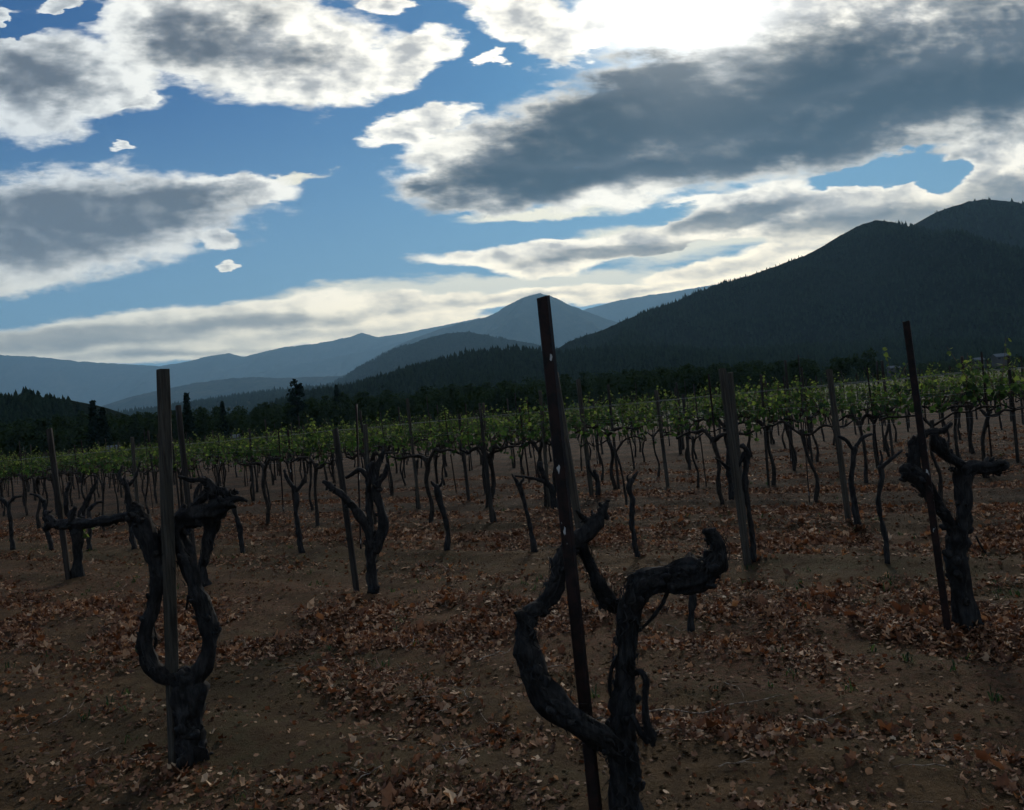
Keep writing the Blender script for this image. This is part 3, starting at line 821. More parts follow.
# ------------------------------------------------------------------ leafy vines
GREEN = leaf_bank(3, 12, (-.5, .3), 3)
def leafy_parts(seed, density=1.0, tall=1.0, H=.92):
    """trunk, two cordon arms and a curtain of shoots, built along X round the origin"""
    r = random.Random(seed); rr = np.random.default_rng(seed)
    parts = []
    b = Buf(); s = r.uniform(0, 20)
    lean = r.uniform(-.14, .14)
    P = [(lean * .0, 0, -.08), (0, 0, .03), (r.uniform(-.04, .04), r.uniform(-.03, .03), H * .3), (r.uniform(-.06, .06) + lean * .5, r.uniform(-.04, .04), H * .62), (lean, 0, H * .9), (lean + r.uniform(-.03, .03), 0, H)]
    t0 = r.uniform(.019, .034)
    tube(b, P, [t0 * 1.7, t0 * 1.35, t0, t0 * .95, t0 * 1.1, t0 * 1.2], 8, .05, .22, .15, s)
    parts.append(('trunk', b, 'young_bark'))
    heads = []
    for sg in (-1, 1):
        b = Buf(); L = r.uniform(.50, .74)
        z = H
        Q = [(lean, 0, H * .93)]
        R = [t0 * .95]
        kk = 5; wave = r.uniform(-.06, .12); ph = r.uniform(0, 1)
        for i in range(1, kk + 1):
            f = i / kk; Q.append((lean + sg * L * f, r.uniform(-.05, .05), H + wave * math.sin(f * 2.5 + ph) + r.uniform(-.06, .07) + .07 * f)); R.append(t0 * (.85 - .45 * f) * r.uniform(.7, 1.6))
        tube(b, Q, R, 7, .04, .28, .15, s + sg)
        for i in range(1, kk + 1):       # spurs
            q = Vector(Q[i]); e = q + Vector((r.uniform(-.05, .05), r.uniform(-.05, .05), r.uniform(.06, .15)))
            tube(b, [q, q.lerp(e, .5) + Vector((sg * .01, 0, 0)), e], [t0 * .45, t0 * .35, t0 * .22], 5, .04, .2, .1, s)
            heads.append(e)
        parts.append(('arm', b, 'young_bark'))
    # shoots and leaves
    sh = Buf(); LP = []; LS = []; LN = []
    ns = max(3, int(18 * density))
    for k in range(ns):
        h = Vector(r.choice(heads)) + Vector((r.uniform(-.06, .06), r.uniform(-.04, .04), -.02))
        L = r.uniform(.24, .68) * tall * (1.45 if r.random() < .10 else 1)
        d = Vector((r.uniform(-.45, .45), r.uniform(-.40, .40), 1 if r.random() < .8 else r.uniform(-.5, .4))).normalized()
        droop = Vector((r.uniform(-.25, .25), r.uniform(-.35, .35), 0))
        pts = [h + d * (L * f) + droop * (f * f * L * .8) for f in (0, .33, .66, 1)]
        tube(sh, pts, [.0045, .004, .003, .0015], 3, .2, 0, 0)
        nl = int(L / .042)
        for j in range(nl):
            f = (j + r.random()) / nl
            i0 = min(2, int(f * 3)); p = pts[i0].lerp(pts[i0 + 1], f * 3 - i0)
            o = Vector((r.gauss(0, 1), r.gauss(0, 1), r.gauss(0, .5))); o.normalize()
            LP.append(p + o * r.uniform(.03, .085) * (1.1 - .5 * f)); LS.append(r.uniform(.045, .098) * (1.15 - .60 * f))
            LN.append((o.x * .7 + r.gauss(0, .4), o.y * .7 + r.gauss(0, .4), .6 + r.gauss(0, .35)))
    LP = np.array([tuple(p) for p in LP]); LS = np.array(LS); LN = np.array(LN)
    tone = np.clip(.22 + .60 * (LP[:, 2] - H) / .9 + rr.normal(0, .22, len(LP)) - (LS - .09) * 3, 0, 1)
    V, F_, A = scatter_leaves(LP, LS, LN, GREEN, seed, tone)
    return parts, sh, (V, F_, A)

def make_leafy(seed, density, tall, label, H=.92, name='grapevine'):
    parts, sh, (V, F_, A) = leafy_parts(seed, density, tall, H)
    t = thing(name, label, 'grapevine', group='leafy grapevines in rows')
    for nm, b, mt in parts: b.obj(nm, M[mt], t)
    sv = np.array(sh.V, dtype=np.float32)
    tri = []
    for f in sh.F:
        for i in range(1, len(f) - 1): tri.append((f[0], f[i], f[i + 1]))
    nf = len(F_)
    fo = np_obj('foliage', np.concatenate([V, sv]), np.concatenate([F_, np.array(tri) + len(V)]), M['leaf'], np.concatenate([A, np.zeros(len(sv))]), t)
    fo.data.materials.append(M['cane'])
    mi = np.zeros(len(fo.data.polygons), dtype=np.int32); mi[nf:] = 1; fo.data.polygons.foreach_set('material_index', mi)
    fo['n_leaf_verts'] = len(V)
    return t
def copy_tree(o, parent=None):
    c = o.copy(); COL.objects.link(c); c.parent = parent
    for ch in KIDS.get(o.name, []): copy_tree(ch, c)
    return c
KIDS = {}
def note_kids(o):
    KIDS[o.name] = list(o.children)
    for ch in o.children: note_kids(ch)

protos = [make_leafy(100 + i, [1.0, .8, 1.15, .95, .75, 1.1][i], [1, .9, 1.05, 1.1, .95, 1][i], 'leafy vine') for i in range(6)]
sparse = [make_leafy(200 + i, [.22, .30, .40][i], .6, 'sparse vine', H=.98) for i in range(3)]
bpy.context.view_layer.update()
for p_ in protos + sparse: note_kids(p_)
used = set()

def in_view(x, y, pad=.9): return y > 2.5 and abs(x) < .605 * y + pad
def row_pt(n, s): return NV * n + RV * s

def vine_at(x, y, pool, label, rz=None, sc=1.0, group='leafy grapevines in rows'):
    pr = rng.choice(pool)
    if pr.name not in used: used.add(pr.name); o = pr
    else: o = copy_tree(pr)
    o.location = (x, y, gz(x, y)); o.rotation_euler = (0, 0, TH + (math.pi if rng.random() < .5 else 0) + rng.uniform(-.12, .12))
    o.scale = (sc * rng.uniform(.95, 1.05), sc * rng.uniform(.95, 1.1), sc)
    o['label'] = label; o['group'] = group
    return o

# stakes of three kinds; each is a thing, copies share the mesh
def stake_proto(kind):
    b = Buf()
    if kind == 'wood':
        post_mesh(b, (0, 0, -.15), (0, 0, 1.0), .05, .05, seed=3, chip=.03); mt = 'wood'
    elif kind == 'dark':
        post_mesh(b, (0, 0, -.15), (0, 0, 1.0), .042, .042, seed=8, chip=.03); mt = 'wood_dark'
    else:
        angle_mesh(b, (0, 0, -.15), (0, 0, 1.0), .035); mt = 'steel'
    return b.mesh('vine_stake', M[mt])
STK = {k: stake_proto(k) for k in ('wood', 'dark', 'steel')}
def stake_between(p0, p1, kind, w, label, group=None):
    """stake as its own thing from foot p0 to top p1, w wide"""
    o = bpy.data.objects.new('vine_stake', STK[kind]); COL.objects.link(o)
    d = Vector(p1) - Vector(p0); o.location = p0
    q = d.to_track_quat('Z', 'Y'); o.rotation_mode = 'QUATERNION'; o.rotation_quaternion = q
    ws = .82 * w / {'wood': .05, 'dark': .042, 'steel': .035}[kind]
    o.scale = (ws, ws, d.length)
    put_tags(o, label, 'stake', group or 'stakes standing among the vines')
    return o
def stake_px(top, base, kind, wpx, label, Y=None):
    if Y is None: b_ = ground_pt_z(*base); Y = b_.y
    else: b_ = at(base[0], base[1], Y)
    t_ = at(top[0], top[1], Y + rng.uniform(-.05, .05))
    return stake_between(b_, t_, kind, wpx * Y / F_PX, label)

# ------------------------------------------------------------------ rows of leafy vines
count = 0; taken = []
measured4 = [(40, 531), (104, 532), (150, 533), (197, 531), (268, 528), (318, 528), (375, 527), (431, 523), (494, 524), (560, 520), (620, 508), (731, 497), (858, 527)]
k4 = 0
for (u, v) in [(40, 531), (104, 532), (268, 528), (318, 528), (375, 527), (431, 523), (494, 524)]:
    p = ground_pt(u, v)
    where = ['far left', 'left, behind the old vine by the square stake', 'left of centre', 'left of centre, right of its thicker neighbour', 'behind the forked vine', 'centre left', 'centre'][k4]
    o = vine_at(p.x, p.y, protos[:1] + protos[4:5] if k4 in (1,) else sparse, 'half bare dark vine, fourth row, %s' % where, sc=1.05, group='half bare vines of the fourth row')
    k4 += 1
DISTANT = []
wires = []
NROWS_IND = 11
for ri in range(4, len(ROW)):
    n = ROW[ri]; ss = np.arange(-95, 40, 1.40 + .03 * (ri % 3)) + rng.uniform(0, 1)
    vis = [s for s in ss if in_view(*row_pt(n, s)[:2])]
    vis.sort()
    wires.append((ri, n, vis[0] - 1.5, vis[-1] + 1.5))
    for j, s in enumerate(vis):
        sj = s + rng.uniform(-.16, .16); p = row_pt(n + rng.uniform(-.10, .10), sj)
        u_hint = 512 + F_PX * p.x / p.y
        if ri < NROWS_IND:
            lab = 'leafy vine, %s from the left in the %s leafy row back' % (ORD[j] if j < len(ORD) else 'last', ORD[ri - 4])
            if ri in (4, 5) and rng.random() < (.28 if u_hint < 700 else .12): pool = sparse; lab = lab.replace('leafy vine', 'thinly leaved vine', 1)
            else: pool = protos
            vine_at(p.x, p.y, pool, lab, sc=rng.uniform(.94, 1.10)); count += 1
        else: DISTANT.append((p.x, p.y))
        near_row = ri < NROWS_IND
        if near_row and rng.random() < .5:
            kind = rng.choice(['wood', 'dark', 'dark', 'steel', 'steel', 'steel'])
            q = p + RV * rng.uniform(-.12, .12) + NV * rng.uniform(-.08, .08); z = gz(q.x, q.y)
            H = rng.uniform(1.74, 2.14)
            top = Vector((q.x + rng.uniform(-.07, .05), q.y + rng.uniform(-.05, .05), z + H))
            nm = {'wood': 'pale weathered wooden stake', 'dark': 'dark wooden stake', 'steel': 'thin rusty steel stake'}[kind]
            stake_between((q.x, q.y, z), top, kind, {'wood': .055, 'dark': .048, 'steel': .036}[kind] * rng.uniform(.85, 1.2),
                          '%s by the %s vine from the left, %s leafy row back' % (nm, ORD[j] if j < len(ORD) else 'last', ORD[ri - 4]))
print('leafy vines', count)

# rows too far to count: one object, real plants merged
def build_distant():
    VV = []; FF = []; AA = []; TV = Buf(); base = 0
    srcs = []
    for pr in protos[:4]:
        fob = [c for c in KIDS[pr.name] if c.name.startswith('foliage')][0]; fo = fob.data
        co = np.zeros(len(fo.vertices) * 3, dtype=np.float32); fo.vertices.foreach_get('co', co); co = co.reshape(-1, 3)
        tone = np.zeros(len(co), dtype=np.float32); fo.attributes['rnd'].data.foreach_get('value', tone)
        nv_ = int(fob['n_leaf_verts']); co = co[:nv_]; tone = tone[:nv_]
        k = len(GREEN[0]); nl = len(co) // k
        co = co.reshape(nl, k, 3)[::2]; tone = tone.reshape(nl, k)[::2]
        c = co.mean(1, keepdims=True); co = c + (co - c) * 1.35
        srcs.append((co[:, [0, 1, k // 2, k - 1]], tone[:, [0, 1, k // 2, k - 1]]))
    r = np.random.default_rng(2)
    for x, y in DISTANT:
        co, tone = srcs[r.integers(0, 4)]; a = TH + (math.pi if r.random() < .5 else 0); c, s = math.cos(a), math.sin(a); sc = r.uniform(.92, 1.1)
        w = co.reshape(-1, 3); W = np.stack([(w[:, 0] * c - w[:, 1] * s) + x, (w[:, 0] * s + w[:, 1] * c) + y, w[:, 2] * sc], -1)
        VV.append(W); FF.append(np.arange(len(W)).reshape(-1, 4) + base); base += len(W); AA.append(tone.ravel())
    o = np_obj('distant_vine_rows', np.concatenate(VV), np.concatenate(FF), M['leaf'], np.concatenate(AA)); put_tags(o, kind='stuff')
    for x, y in DISTANT:
        post = r.random() < .4
        b = TV; e = .02
        h = .95 if not post else 1.9
        l = r.uniform(-.05, .05)
        V = [(x - e, y - e, -.05), (x + e, y - e, -.05), (x + e, y + e, -.05), (x - e, y + e, -.05), (x - e + l, y - e, h), (x + e + l, y - e, h), (x + e + l, y + e, h), (x - e + l, y + e, h)]
        b.add(V, [(0, 1, 5, 4), (1, 2, 6, 5), (2, 3, 7, 6), (3, 0, 4, 7), (4, 5, 6, 7)])
    o = TV.obj('distant_trunks_and_stakes', M['wood_dark'], smooth=False); put_tags(o, kind='stuff')
build_distant()

for ri, n, s0, s1 in wires:
    if ri > 12: continue
    for wi, z in enumerate((1.02, 1.32, 1.58)):
        b = Buf(); P = []
        kseg = int((s1 - s0) / 2.6)
        for i in range(kseg * 2 + 1):
            s = s0 + (s1 - s0) * i / (kseg * 2); p = row_pt(n, s)
            P.append((p.x, p.y, z - (.02 if i % 2 else 0) + rng.uniform(-.008, .008)))
        tube(b, P, [.0022] * len(P), 4, 2.0, 0, 0)
        o = b.obj('trellis_wire', M['wire'])
        put_tags(o, '%s trellis wire strung along the %s leafy row back' % (['lowest', 'middle', 'top'][wi], ORD[ri - 4]), 'wire', 'trellis wires along the vine rows')

# ------------------------------------------------------------------ the young bare trunks of the third row
def px_limb(buf, pts, Y, sides=12, step=.012, lump=.2, ridge=.16, strips=0, sc=.79, root=False):
    """limb through view points (u, v, half width, [forward distance])"""
    P = []; R = []
    for p in pts:
        y = p[3] if len(p) > 3 else Y
        P.append(at(p[0], p[1], y)); R.append(p[2] * y / F_PX * sc)
    tube(buf, P, R, sides, step, lump, ridge, rng.uniform(0, 50), strips)
    if strips > 3:                # knots and old pruning scars
        for k in range(int(len(P) * 1.6)):
            i = rng.randrange(0, len(P) - 1); f = rng.random(); c = P[i].lerp(P[i + 1], f); rr = R[i]
            ax = (P[i + 1] - P[i]).normalized(); w = Vector((rng.gauss(0, 1), rng.gauss(0, 1), rng.gauss(0, 1))); w = (w - ax * w.dot(ax)).normalized()
            a0 = c + w * rr * .6; L = rr * rng.uniform(.5, 1.0); q = rr * rng.uniform(.22, .45)
            tube(buf, [a0, a0 + w * L * .7, a0 + (w + ax * .4) * L * 1.05], [q * 1.5, q, q * .6], 7, step, .35, .3, rng.uniform(0, 9))
def old_vine(label, base, limbs, Y=None, group=None, name='old_grapevine', strips=0, fine=.010, leaves=None, mat='bark', sides=14):
    g = ground_pt_z(*base)
    if Y is None: Y = g.y
    o3 = Vector((g.x, Y, g.z))
    t = thing(name, label, 'grapevine', o3, group=group)
    first = None
    for nm, pts in limbs:
        par = t
        b = Buf(); st = strips if max(p[2] for p in pts) > 5 else int(strips * .3)
        px_limb(b, pts, Y, sides if max(p[2] for p in pts) > 4 else 8, fine, .24, .34, st, root=(nm == 'trunk'))
        b.obj(nm, M[mat], par, o3)
    if leaves is not None and len(leaves):
        P = np.array([tuple(at(u, v, Y) - o3) for u, v in leaves]) + nrg.normal(0, .03, (len(leaves), 3))
        n_ = len(P)
        V, F_, A = scatter_leaves(P, nrg.uniform(.05, .10, n_), nrg.normal(0, 1, (n_, 3)) + [0, 0, .6], GREEN, rng.randrange(999), nrg.uniform(.5, 1, n_))
        np_obj('foliage', V, F_, M['leaf'], A, t)
    return t

young = [
    ('thin leaning bare trunk at the far left edge', (13.5, 550), [('trunk', [(15, 554, 4), (13, 545, 3.2), (11, 525, 2.8), (8, 504, 3)]), ('arm', [(8, 506, 2.6), (3, 500, 2.2), (-6, 498, 1.8)]), ('arm', [(8, 505, 2.2), (14, 498, 1.8), (22, 496, 1.4)])]),
    ('slender bare trunk left of the stub by the leaning stake', (52, 551), [('trunk', [(53, 554, 3.6), (51, 545, 3), (47, 530, 2.6), (45, 512, 2.6), (44, 500, 2.4)]), ('arm', [(45, 504, 2.2), (38, 496, 1.6), (30, 494, 1.2)])]),
    ('short dark bare trunk right of the stub by the leaning stake', (90, 551), [('trunk', [(90, 554, 3.4), (89, 540, 2.8), (90, 525, 2.6), (88, 508, 2.6)]), ('arm', [(89, 510, 2.2), (96, 503, 1.7), (104, 502, 1.2)])]),
    ('bare trunk seen just left of the old vine at the square stake', (134, 551), [('trunk', [(135, 555, 3.8), (133, 540, 3.4), (130, 520, 3), (128, 498, 3), (127, 480, 2.6)]), ('arm', [(128, 488, 2.6), (120, 478, 2.4), (122, 466, 1.8)]), ('arm', [(128, 486, 2.4), (136, 476, 2), (140, 462, 1.4)])]),
    ('small bare trunk just right of the old vine at the square stake', (242, 554), [('trunk', [(243, 557, 4), (242, 545, 3.2), (240, 530, 2.8), (236, 514, 2.6), (232, 505, 2.2)]), ('arm', [(235, 512, 2.2), (228, 504, 2), (222, 501, 1.5)])]),
    ('wavy bare trunk standing left of the leaning round stake', (302, 554), [('trunk', [(303, 557, 4.6), (301, 548, 3.6), (298, 530, 3.1), (296, 512, 3.2), (297, 500, 3.4), (294, 486, 3)]), ('arm', [(295, 490, 2.8), (288, 480, 2.4), (284, 470, 1.8)]), ('arm', [(295, 492, 2.4), (302, 484, 2), (306, 474, 1.4)])]),
    ('bent bare trunk with a knobbly head right of the forked vine', (448, 555), [('trunk', [(449, 559, 4.2), (447, 548, 3.2), (448, 533, 2.8), (445, 517, 2.9), (440, 502, 3.1), (438, 491, 3.6), (436, 485, 3)]), ('spur', [(438, 489, 2), (433, 484, 1.6), (431, 481, 1)]), ('spur', [(438, 488, 1.8), (442, 482, 1.2), (441, 478, .8)])]),
    ('leaning bare trunk with a flared foot left of the tall steel stake', (535, 555), [('trunk', [(537, 559, 5), (534, 549, 3.6), (531, 530, 2.7), (526, 508, 2.6), (521, 490, 3.1), (519, 483, 3.6)]), ('spur', [(519, 485, 2.2), (515, 479, 1.8), (512, 474, 1.1)]), ('spur', [(520, 484, 2), (523, 480, 1.7), (524, 477, 1)])]),
    ('stout upright bare trunk standing alone right of centre', (639, 562), [('trunk', [(640, 566, 4.2), (638, 555, 3.6), (634, 540, 3.2), (632, 520, 3.2), (632, 500, 3.4), (629, 488, 3.6), (632, 479, 3.8)]), ('spur', [(631, 482, 2.6), (635, 476, 2.2), (638, 471, 1.2)]), ('spur', [(630, 483, 2), (627, 478, 1.4), (629, 474, .8)])]),
    ('twisting bare trunk close behind the paired grey stakes', (755, 565), [('trunk', [(756, 568, 4.8), (754, 558, 4), (753, 540, 3.4), (750, 520, 3.5), (747, 500, 3.1), (745, 480, 3.2), (747, 462, 3.4), (746, 450, 3.4), (741, 445, 3)]), ('arm', [(745, 452, 2.6), (738, 466, 2.2), (730, 468, 2), (722, 462, 1.6), (715, 458, 1)])]),
    ('curving bare trunk with a raised side branch right of centre', (888, 568), [('trunk', [(889, 571, 4.2), (887, 560, 3.5), (886, 540, 3.1), (881, 520, 3), (878, 498, 3.2), (882, 478, 3.2), (880, 466, 3.6)]), ('arm', [(880, 468, 3), (887, 462, 2.6), (895, 456, 2.2), (902, 450, 1.4)]), ('spur', [(880, 467, 2), (882, 458, 1.4), (880, 450, .9)])]),
]
for lab, base, limbs in young:
    old_vine(lab, base, limbs, group='bare vine trunks of the third row', strips=1, fine=.02, mat='bark', sides=10, name='bare_vine')
more = [
    ('thick dark trunk behind the leaning pale stake right of centre', (858, 528), [('trunk', [(859, 531, 5), (857, 520, 4), (854, 500, 3.6), (851, 480, 3.4), (853, 462, 3.8), (854, 447, 3.6)]), ('arm', [(853, 450, 2.6), (846, 440, 2.2), (838, 436, 1.6)]), ('arm', [(854, 450, 2.6), (862, 438, 2.2), (872, 434, 1.6)])]),
    ('slim dark trunk left of the paired grey stakes, with a low snag', (731, 498), [('trunk', [(732, 501, 3.6), (730, 480, 3), (728, 462, 3), (729, 446, 3.2)]), ('arm', [(729, 470, 2.6), (722, 463, 2), (715, 457, 1.2)])]),
    ('pale reddish split trunk beside the grey stake behind the centre', (596, 499), [('trunk', [(597, 502, 3.2), (598, 490, 3), (597, 478, 2.8), (594, 470, 2.2)]), ('arm', [(597, 480, 2), (590, 470, 1.6), (588, 460, 1)])]),
    ('dark upright trunk in the fourth row left of the upright vine stake', (551, 510), [('trunk', [(556, 512, 3.8), (554, 500, 3.6), (553, 490, 4.2), (547, 482, 3.6), (541, 468, 3.2), (540, 462, 2.6)]), ('arm', [(548, 482, 2.6), (532, 478, 2), (515, 476, 1.4)])]),
]
for lab, base, limbs in more:
    old_vine(lab, base, limbs, group='dark trunks behind the third row', strips=0, fine=.03, sides=8, name='bare_vine')

# stakes that stand out
for top, base, kind, w, lab in [
    ((49, 428), (69, 582), 'dark', 5.6, 'dark leaning wooden stake beside the stub at the left'),
    ((178, 405), (196, 578), 'dark', 6.0, 'slim brown stake rising just behind the large square stake'),
    ((335, 428), (357, 594), 'dark', 6.0, 'leaning brown wooden stake just left of the forked vine'),
    ((357, 404), (362, 553), 'steel', 4.0, 'thin dark steel stake right behind the forked vine'),
    ((365, 424), (372, 532), 'wood', 4.5, 'thin pale stake between the forked vine and its steel stake'),
    ((279, 432), (284, 513), 'steel', 2.8, 'thin dark stake, left one of a close pair left of centre'),
    ((288, 430), (295, 512), 'steel', 2.6, 'thin dark stake, right one of a close pair left of centre'),
    ((444, 412), (456, 493), 'steel', 2.6, 'thin steel stake left of the thicker one left of centre'),
    ((459, 414), (469, 502), 'dark', 3.4, 'dark stake with a swollen trunk at its foot left of centre'),
    ((480, 408), (493, 525), 'dark', 4.0, 'tall dark wooden stake midway between the forked vine and the steel stake'),
    ((519, 407), (529, 482), 'steel', 2.8, 'thin dark stake just left of the tallest steel stake'),
    ((578, 379), (592, 499), 'wood', 4.8, 'pale grey stake just right of the tallest steel stake'),
    ((554, 372), (584, 556), 'wood', 8.5, 'broad grey wooden stake hidden close behind the tallest steel stake'),
    ((656, 390), (668, 487), 'wood', 4.2, 'pale brown leaning stake right of centre'),
    ((683, 394), (690, 470), 'dark', 2.8, 'thin dark stake right of the pale leaning one'),
    ((722, 368), (748, 567), 'wood', 7.5, 'thick grey wooden stake, front one of the close pair'),
    ((730, 372), (744, 520), 'wood', 5.5, 'grey wooden stake, rear one of the close pair'),
    ((829, 369), (849, 525), 'wood', 5.8, 'leaning pale wooden stake in the right half'),
    ((784, 376), (792, 464), 'steel', 3.0, 'thin dark steel stake between the paired stakes and the leaning pale one'),
    ((962, 356), (971, 452), 'dark', 3.4, 'dark stake behind the thick vine at the right edge'),
    ((1008, 355), (1018, 462), 'dark', 3.8, 'dark stake nearest the right edge of the view'),
    ((132, 437), (140, 535), 'wood', 3.6, 'pale thin stake just left of the large square stake'),
]:
    stake_px(top, base, kind, w, lab)

# ------------------------------------------------------------------ the old vines in front
# left: lyre-shaped vine round the square stake
YA = 4.26
old_vine('old lyre-shaped vine looping round the square stake on the left', (190, 765), [
    ('trunk', [(194, 778, 20), (192, 764, 18), (190, 748, 16.5), (188, 725, 15.5), (188, 705, 15.5), (187, 688, 16), (186, 676, 13), (186, 668, 7)]),
    ('limb', [(186, 690, 10, 4.25), (173, 680, 9.5, 4.24), (160, 674, 9.5, 4.22), (149, 663, 8.5, 4.22), (145, 645, 8.5, 4.22), (147, 625, 8, 4.23), (153, 606, 7.5, 4.24), (157, 588, 7.5, 4.25), (158, 570, 8.5, 4.26), (154, 552, 11, 4.28), (149, 538, 12, 4.28), (142, 524, 12, 4.28), (137, 512, 10, 4.28), (133, 503, 5, 4.28)]),
    ('limb', [(188, 690, 11), (199, 672, 10.5), (207, 655, 10), (209, 636, 9.5), (206, 618, 10), (200, 600, 9.5), (193, 584, 9), (188, 570, 10), (183, 552, 12, 4.32), (176, 535, 14, 4.34), (180, 523, 13, 4.34), (192, 517, 12, 4.33), (205, 514, 12, 4.32), (218, 509, 10, 4.3), (227, 503, 8, 4.3), (234, 499, 4.5, 4.3), (240, 499, 3, 4.3), (247, 501, 1.8, 4.3)]),
    ('limb', [(154, 560, 9, 4.34), (161, 545, 11, 4.36), (172, 532, 12, 4.36)]),
    ('arm', [(142, 523, 8), (128, 517, 6, 4.3), (112, 520, 5.5, 4.36), (96, 522, 5.5, 4.42), (82, 523, 6.5, 4.48), (68, 524, 6, 4.54), (56, 524, 5, 4.6), (48, 518, 4.5, 4.62), (46, 511, 3, 4.62)]),
    ('spur', [(72, 522, 4.5, 4.5), (72, 514, 4, 4.5), (76, 507, 2, 4.5)]),
    ('spur', [(50, 523, 4, 4.6), (47, 528, 3, 4.6), (44, 531, 1.5, 4.6)]),
    ('spur', [(136, 514, 5), (129, 502, 3.6), (127, 488, 2.4), (124, 478, 1.4)]),
    ('spur', [(192, 510, 5, 4.33), (200, 500, 4.5, 4.34), (209, 493, 6, 4.35), (219, 491, 6, 4.35), (229, 494, 4.5, 4.35), (238, 492, 2.4, 4.35)]),
    ('spur', [(213, 506, 7, 4.34), (214, 495, 6, 4.34), (209, 483, 4, 4.34), (201, 480, 3, 4.34), (190, 480, 2.6, 4.32), (178, 476, 1.6, 4.3)]),
    ('spur', [(216, 506, 6, 4.34), (214, 520, 7, 4.34), (209, 540, 6, 4.34), (206, 558, 4, 4.34), (205, 566, 2.5, 4.34)]),
    ('shoot', [(152, 622, 1.8, 4.3), (156, 640, 2, 4.3), (153, 652, 1.8, 4.3), (158, 664, 1.4, 4.28)]),
    ('shoot', [(192, 585, 1.8, 4.3), (188, 598, 1.4, 4.3), (186, 610, 1, 4.3)]),
], Y=YA, strips=70, sides=20, fine=.008)
def big_post(name, top, base, Y0, Y1, w, d, mat, label, seed, steel=False, wob=.06):
    p0 = at(base[0], base[1], Y0); p1 = at(top[0], top[1], Y1)
    p0 = p0 + (p0 - p1) * .04
    b = Buf(); post_mesh(b, p0, p1, w, d, seed=seed, wob=wob, chip=.02)
    o = b.obj(name, M[mat], None, p0, smooth=False); o.location = p0
    put_tags(o, label, 'stake'); return o
big_post('wooden_stake', (163, 368), (175, 768), 4.25, 4.25, .050, .050, 'wood', 'square weathered wooden stake inside the lyre-shaped vine', 4)
big_post('steel_stake', (543, 295.5), (600, 852), 3.05, 3.06, .044, .026, 'steel', 'tall rusty steel stake with paint chips leaning through the middle', 9, wob=.0)

# centre: two-armed shaggy vine
YB = 3.07
old_vine('shaggy two-armed old vine with a hooked right arm, nearest the camera', (622, 850), [
    ('trunk', [(630, 880, 24), (628, 850, 21), (626, 820, 18), (624, 795, 17), (623, 770, 17), (621, 748, 18), (621, 730, 15), (624, 705, 12.5), (625, 680, 11.5), (626, 655, 11), (627, 632, 11), (629, 612, 12.5), (635, 596, 14), (644, 583, 15), (650, 576, 12)]),
    ('arm', [(632, 604, 9), (640, 586, 14), (653, 581, 14.5), (668, 579, 14), (682, 577, 16, 3.05), (696, 574, 17.5, 3.03), (707, 569, 15, 3.02), (715, 560, 12, 3.0), (718, 549, 9, 3.0), (715, 539, 8, 3.0), (709, 533, 6, 3.0), (703, 531, 3, 3.0)]),
    ('limb', [(622, 752, 15), (610, 744, 13, 3.03), (594, 732, 11.5, 2.98), (577, 722, 12.5, 2.97), (560, 711, 13.5, 2.97), (546, 696, 14.5, 2.97), (537, 680, 14.5, 2.98), (530, 660, 14, 3.0), (526, 640, 12.5, 3.02), (526, 624, 11, 3.04), (532, 613, 9, 3.06), (543, 604, 8.5, 3.08), (552, 591, 8.5, 3.1), (557, 576, 9.5, 3.12), (561, 560, 10.5, 3.14), (569, 548, 9, 3.15), (579, 540, 8.5, 3.16), (589, 532, 9, 3.16), (596, 523, 9, 3.16), (601, 514, 5.5, 3.16), (606, 504, 2.5, 3.16)]),
    ('spur', [(515, 613, 2, 3.0), (521, 616, 6, 3.02), (528, 622, 9, 3.03)]),
    ('spur', [(600, 516, 3, 3.16), (605, 509, 2.6, 3.16), (607, 500, 1.6, 3.16)]),
    ('spur', [(592, 527, 4, 3.16), (584, 519, 3, 3.16), (576, 510, 1.6, 3.16)]),
    ('limb', [(579, 541, 6, 3.16), (586, 556, 6, 3.17), (593, 572, 5.5, 3.18), (599, 586, 8.5, 3.18), (606, 598, 10, 3.18), (613, 607, 7, 3.18), (617, 612, 3, 3.18)]),
    ('shoot', [(628, 668, 3, 3.06), (633, 674, 3.4, 3.05), (640, 671, 3, 3.0), (646, 680, 3.2, 2.98), (645, 700, 2.8, 2.98), (646, 720, 3.6, 2.98), (651, 736, 5.5, 2.98), (653, 746, 2.5, 2.98)]),
    ('shoot', [(632, 715, 3, 3.0), (640, 730, 4, 2.98), (648, 742, 4, 2.98)]),
    ('shoot', [(617, 655, 2.2), (611, 672, 2.2), (610, 690, 2), (614, 706, 1.4)]),
    ('shoot', [(668, 590, 2), (662, 604, 2.4), (652, 618, 2), (638, 632, 1.6)]),
    ('spur', [(628, 584, 3), (633, 580, 6), (640, 580, 9)]),
], Y=YB, strips=220, sides=30, fine=.007)

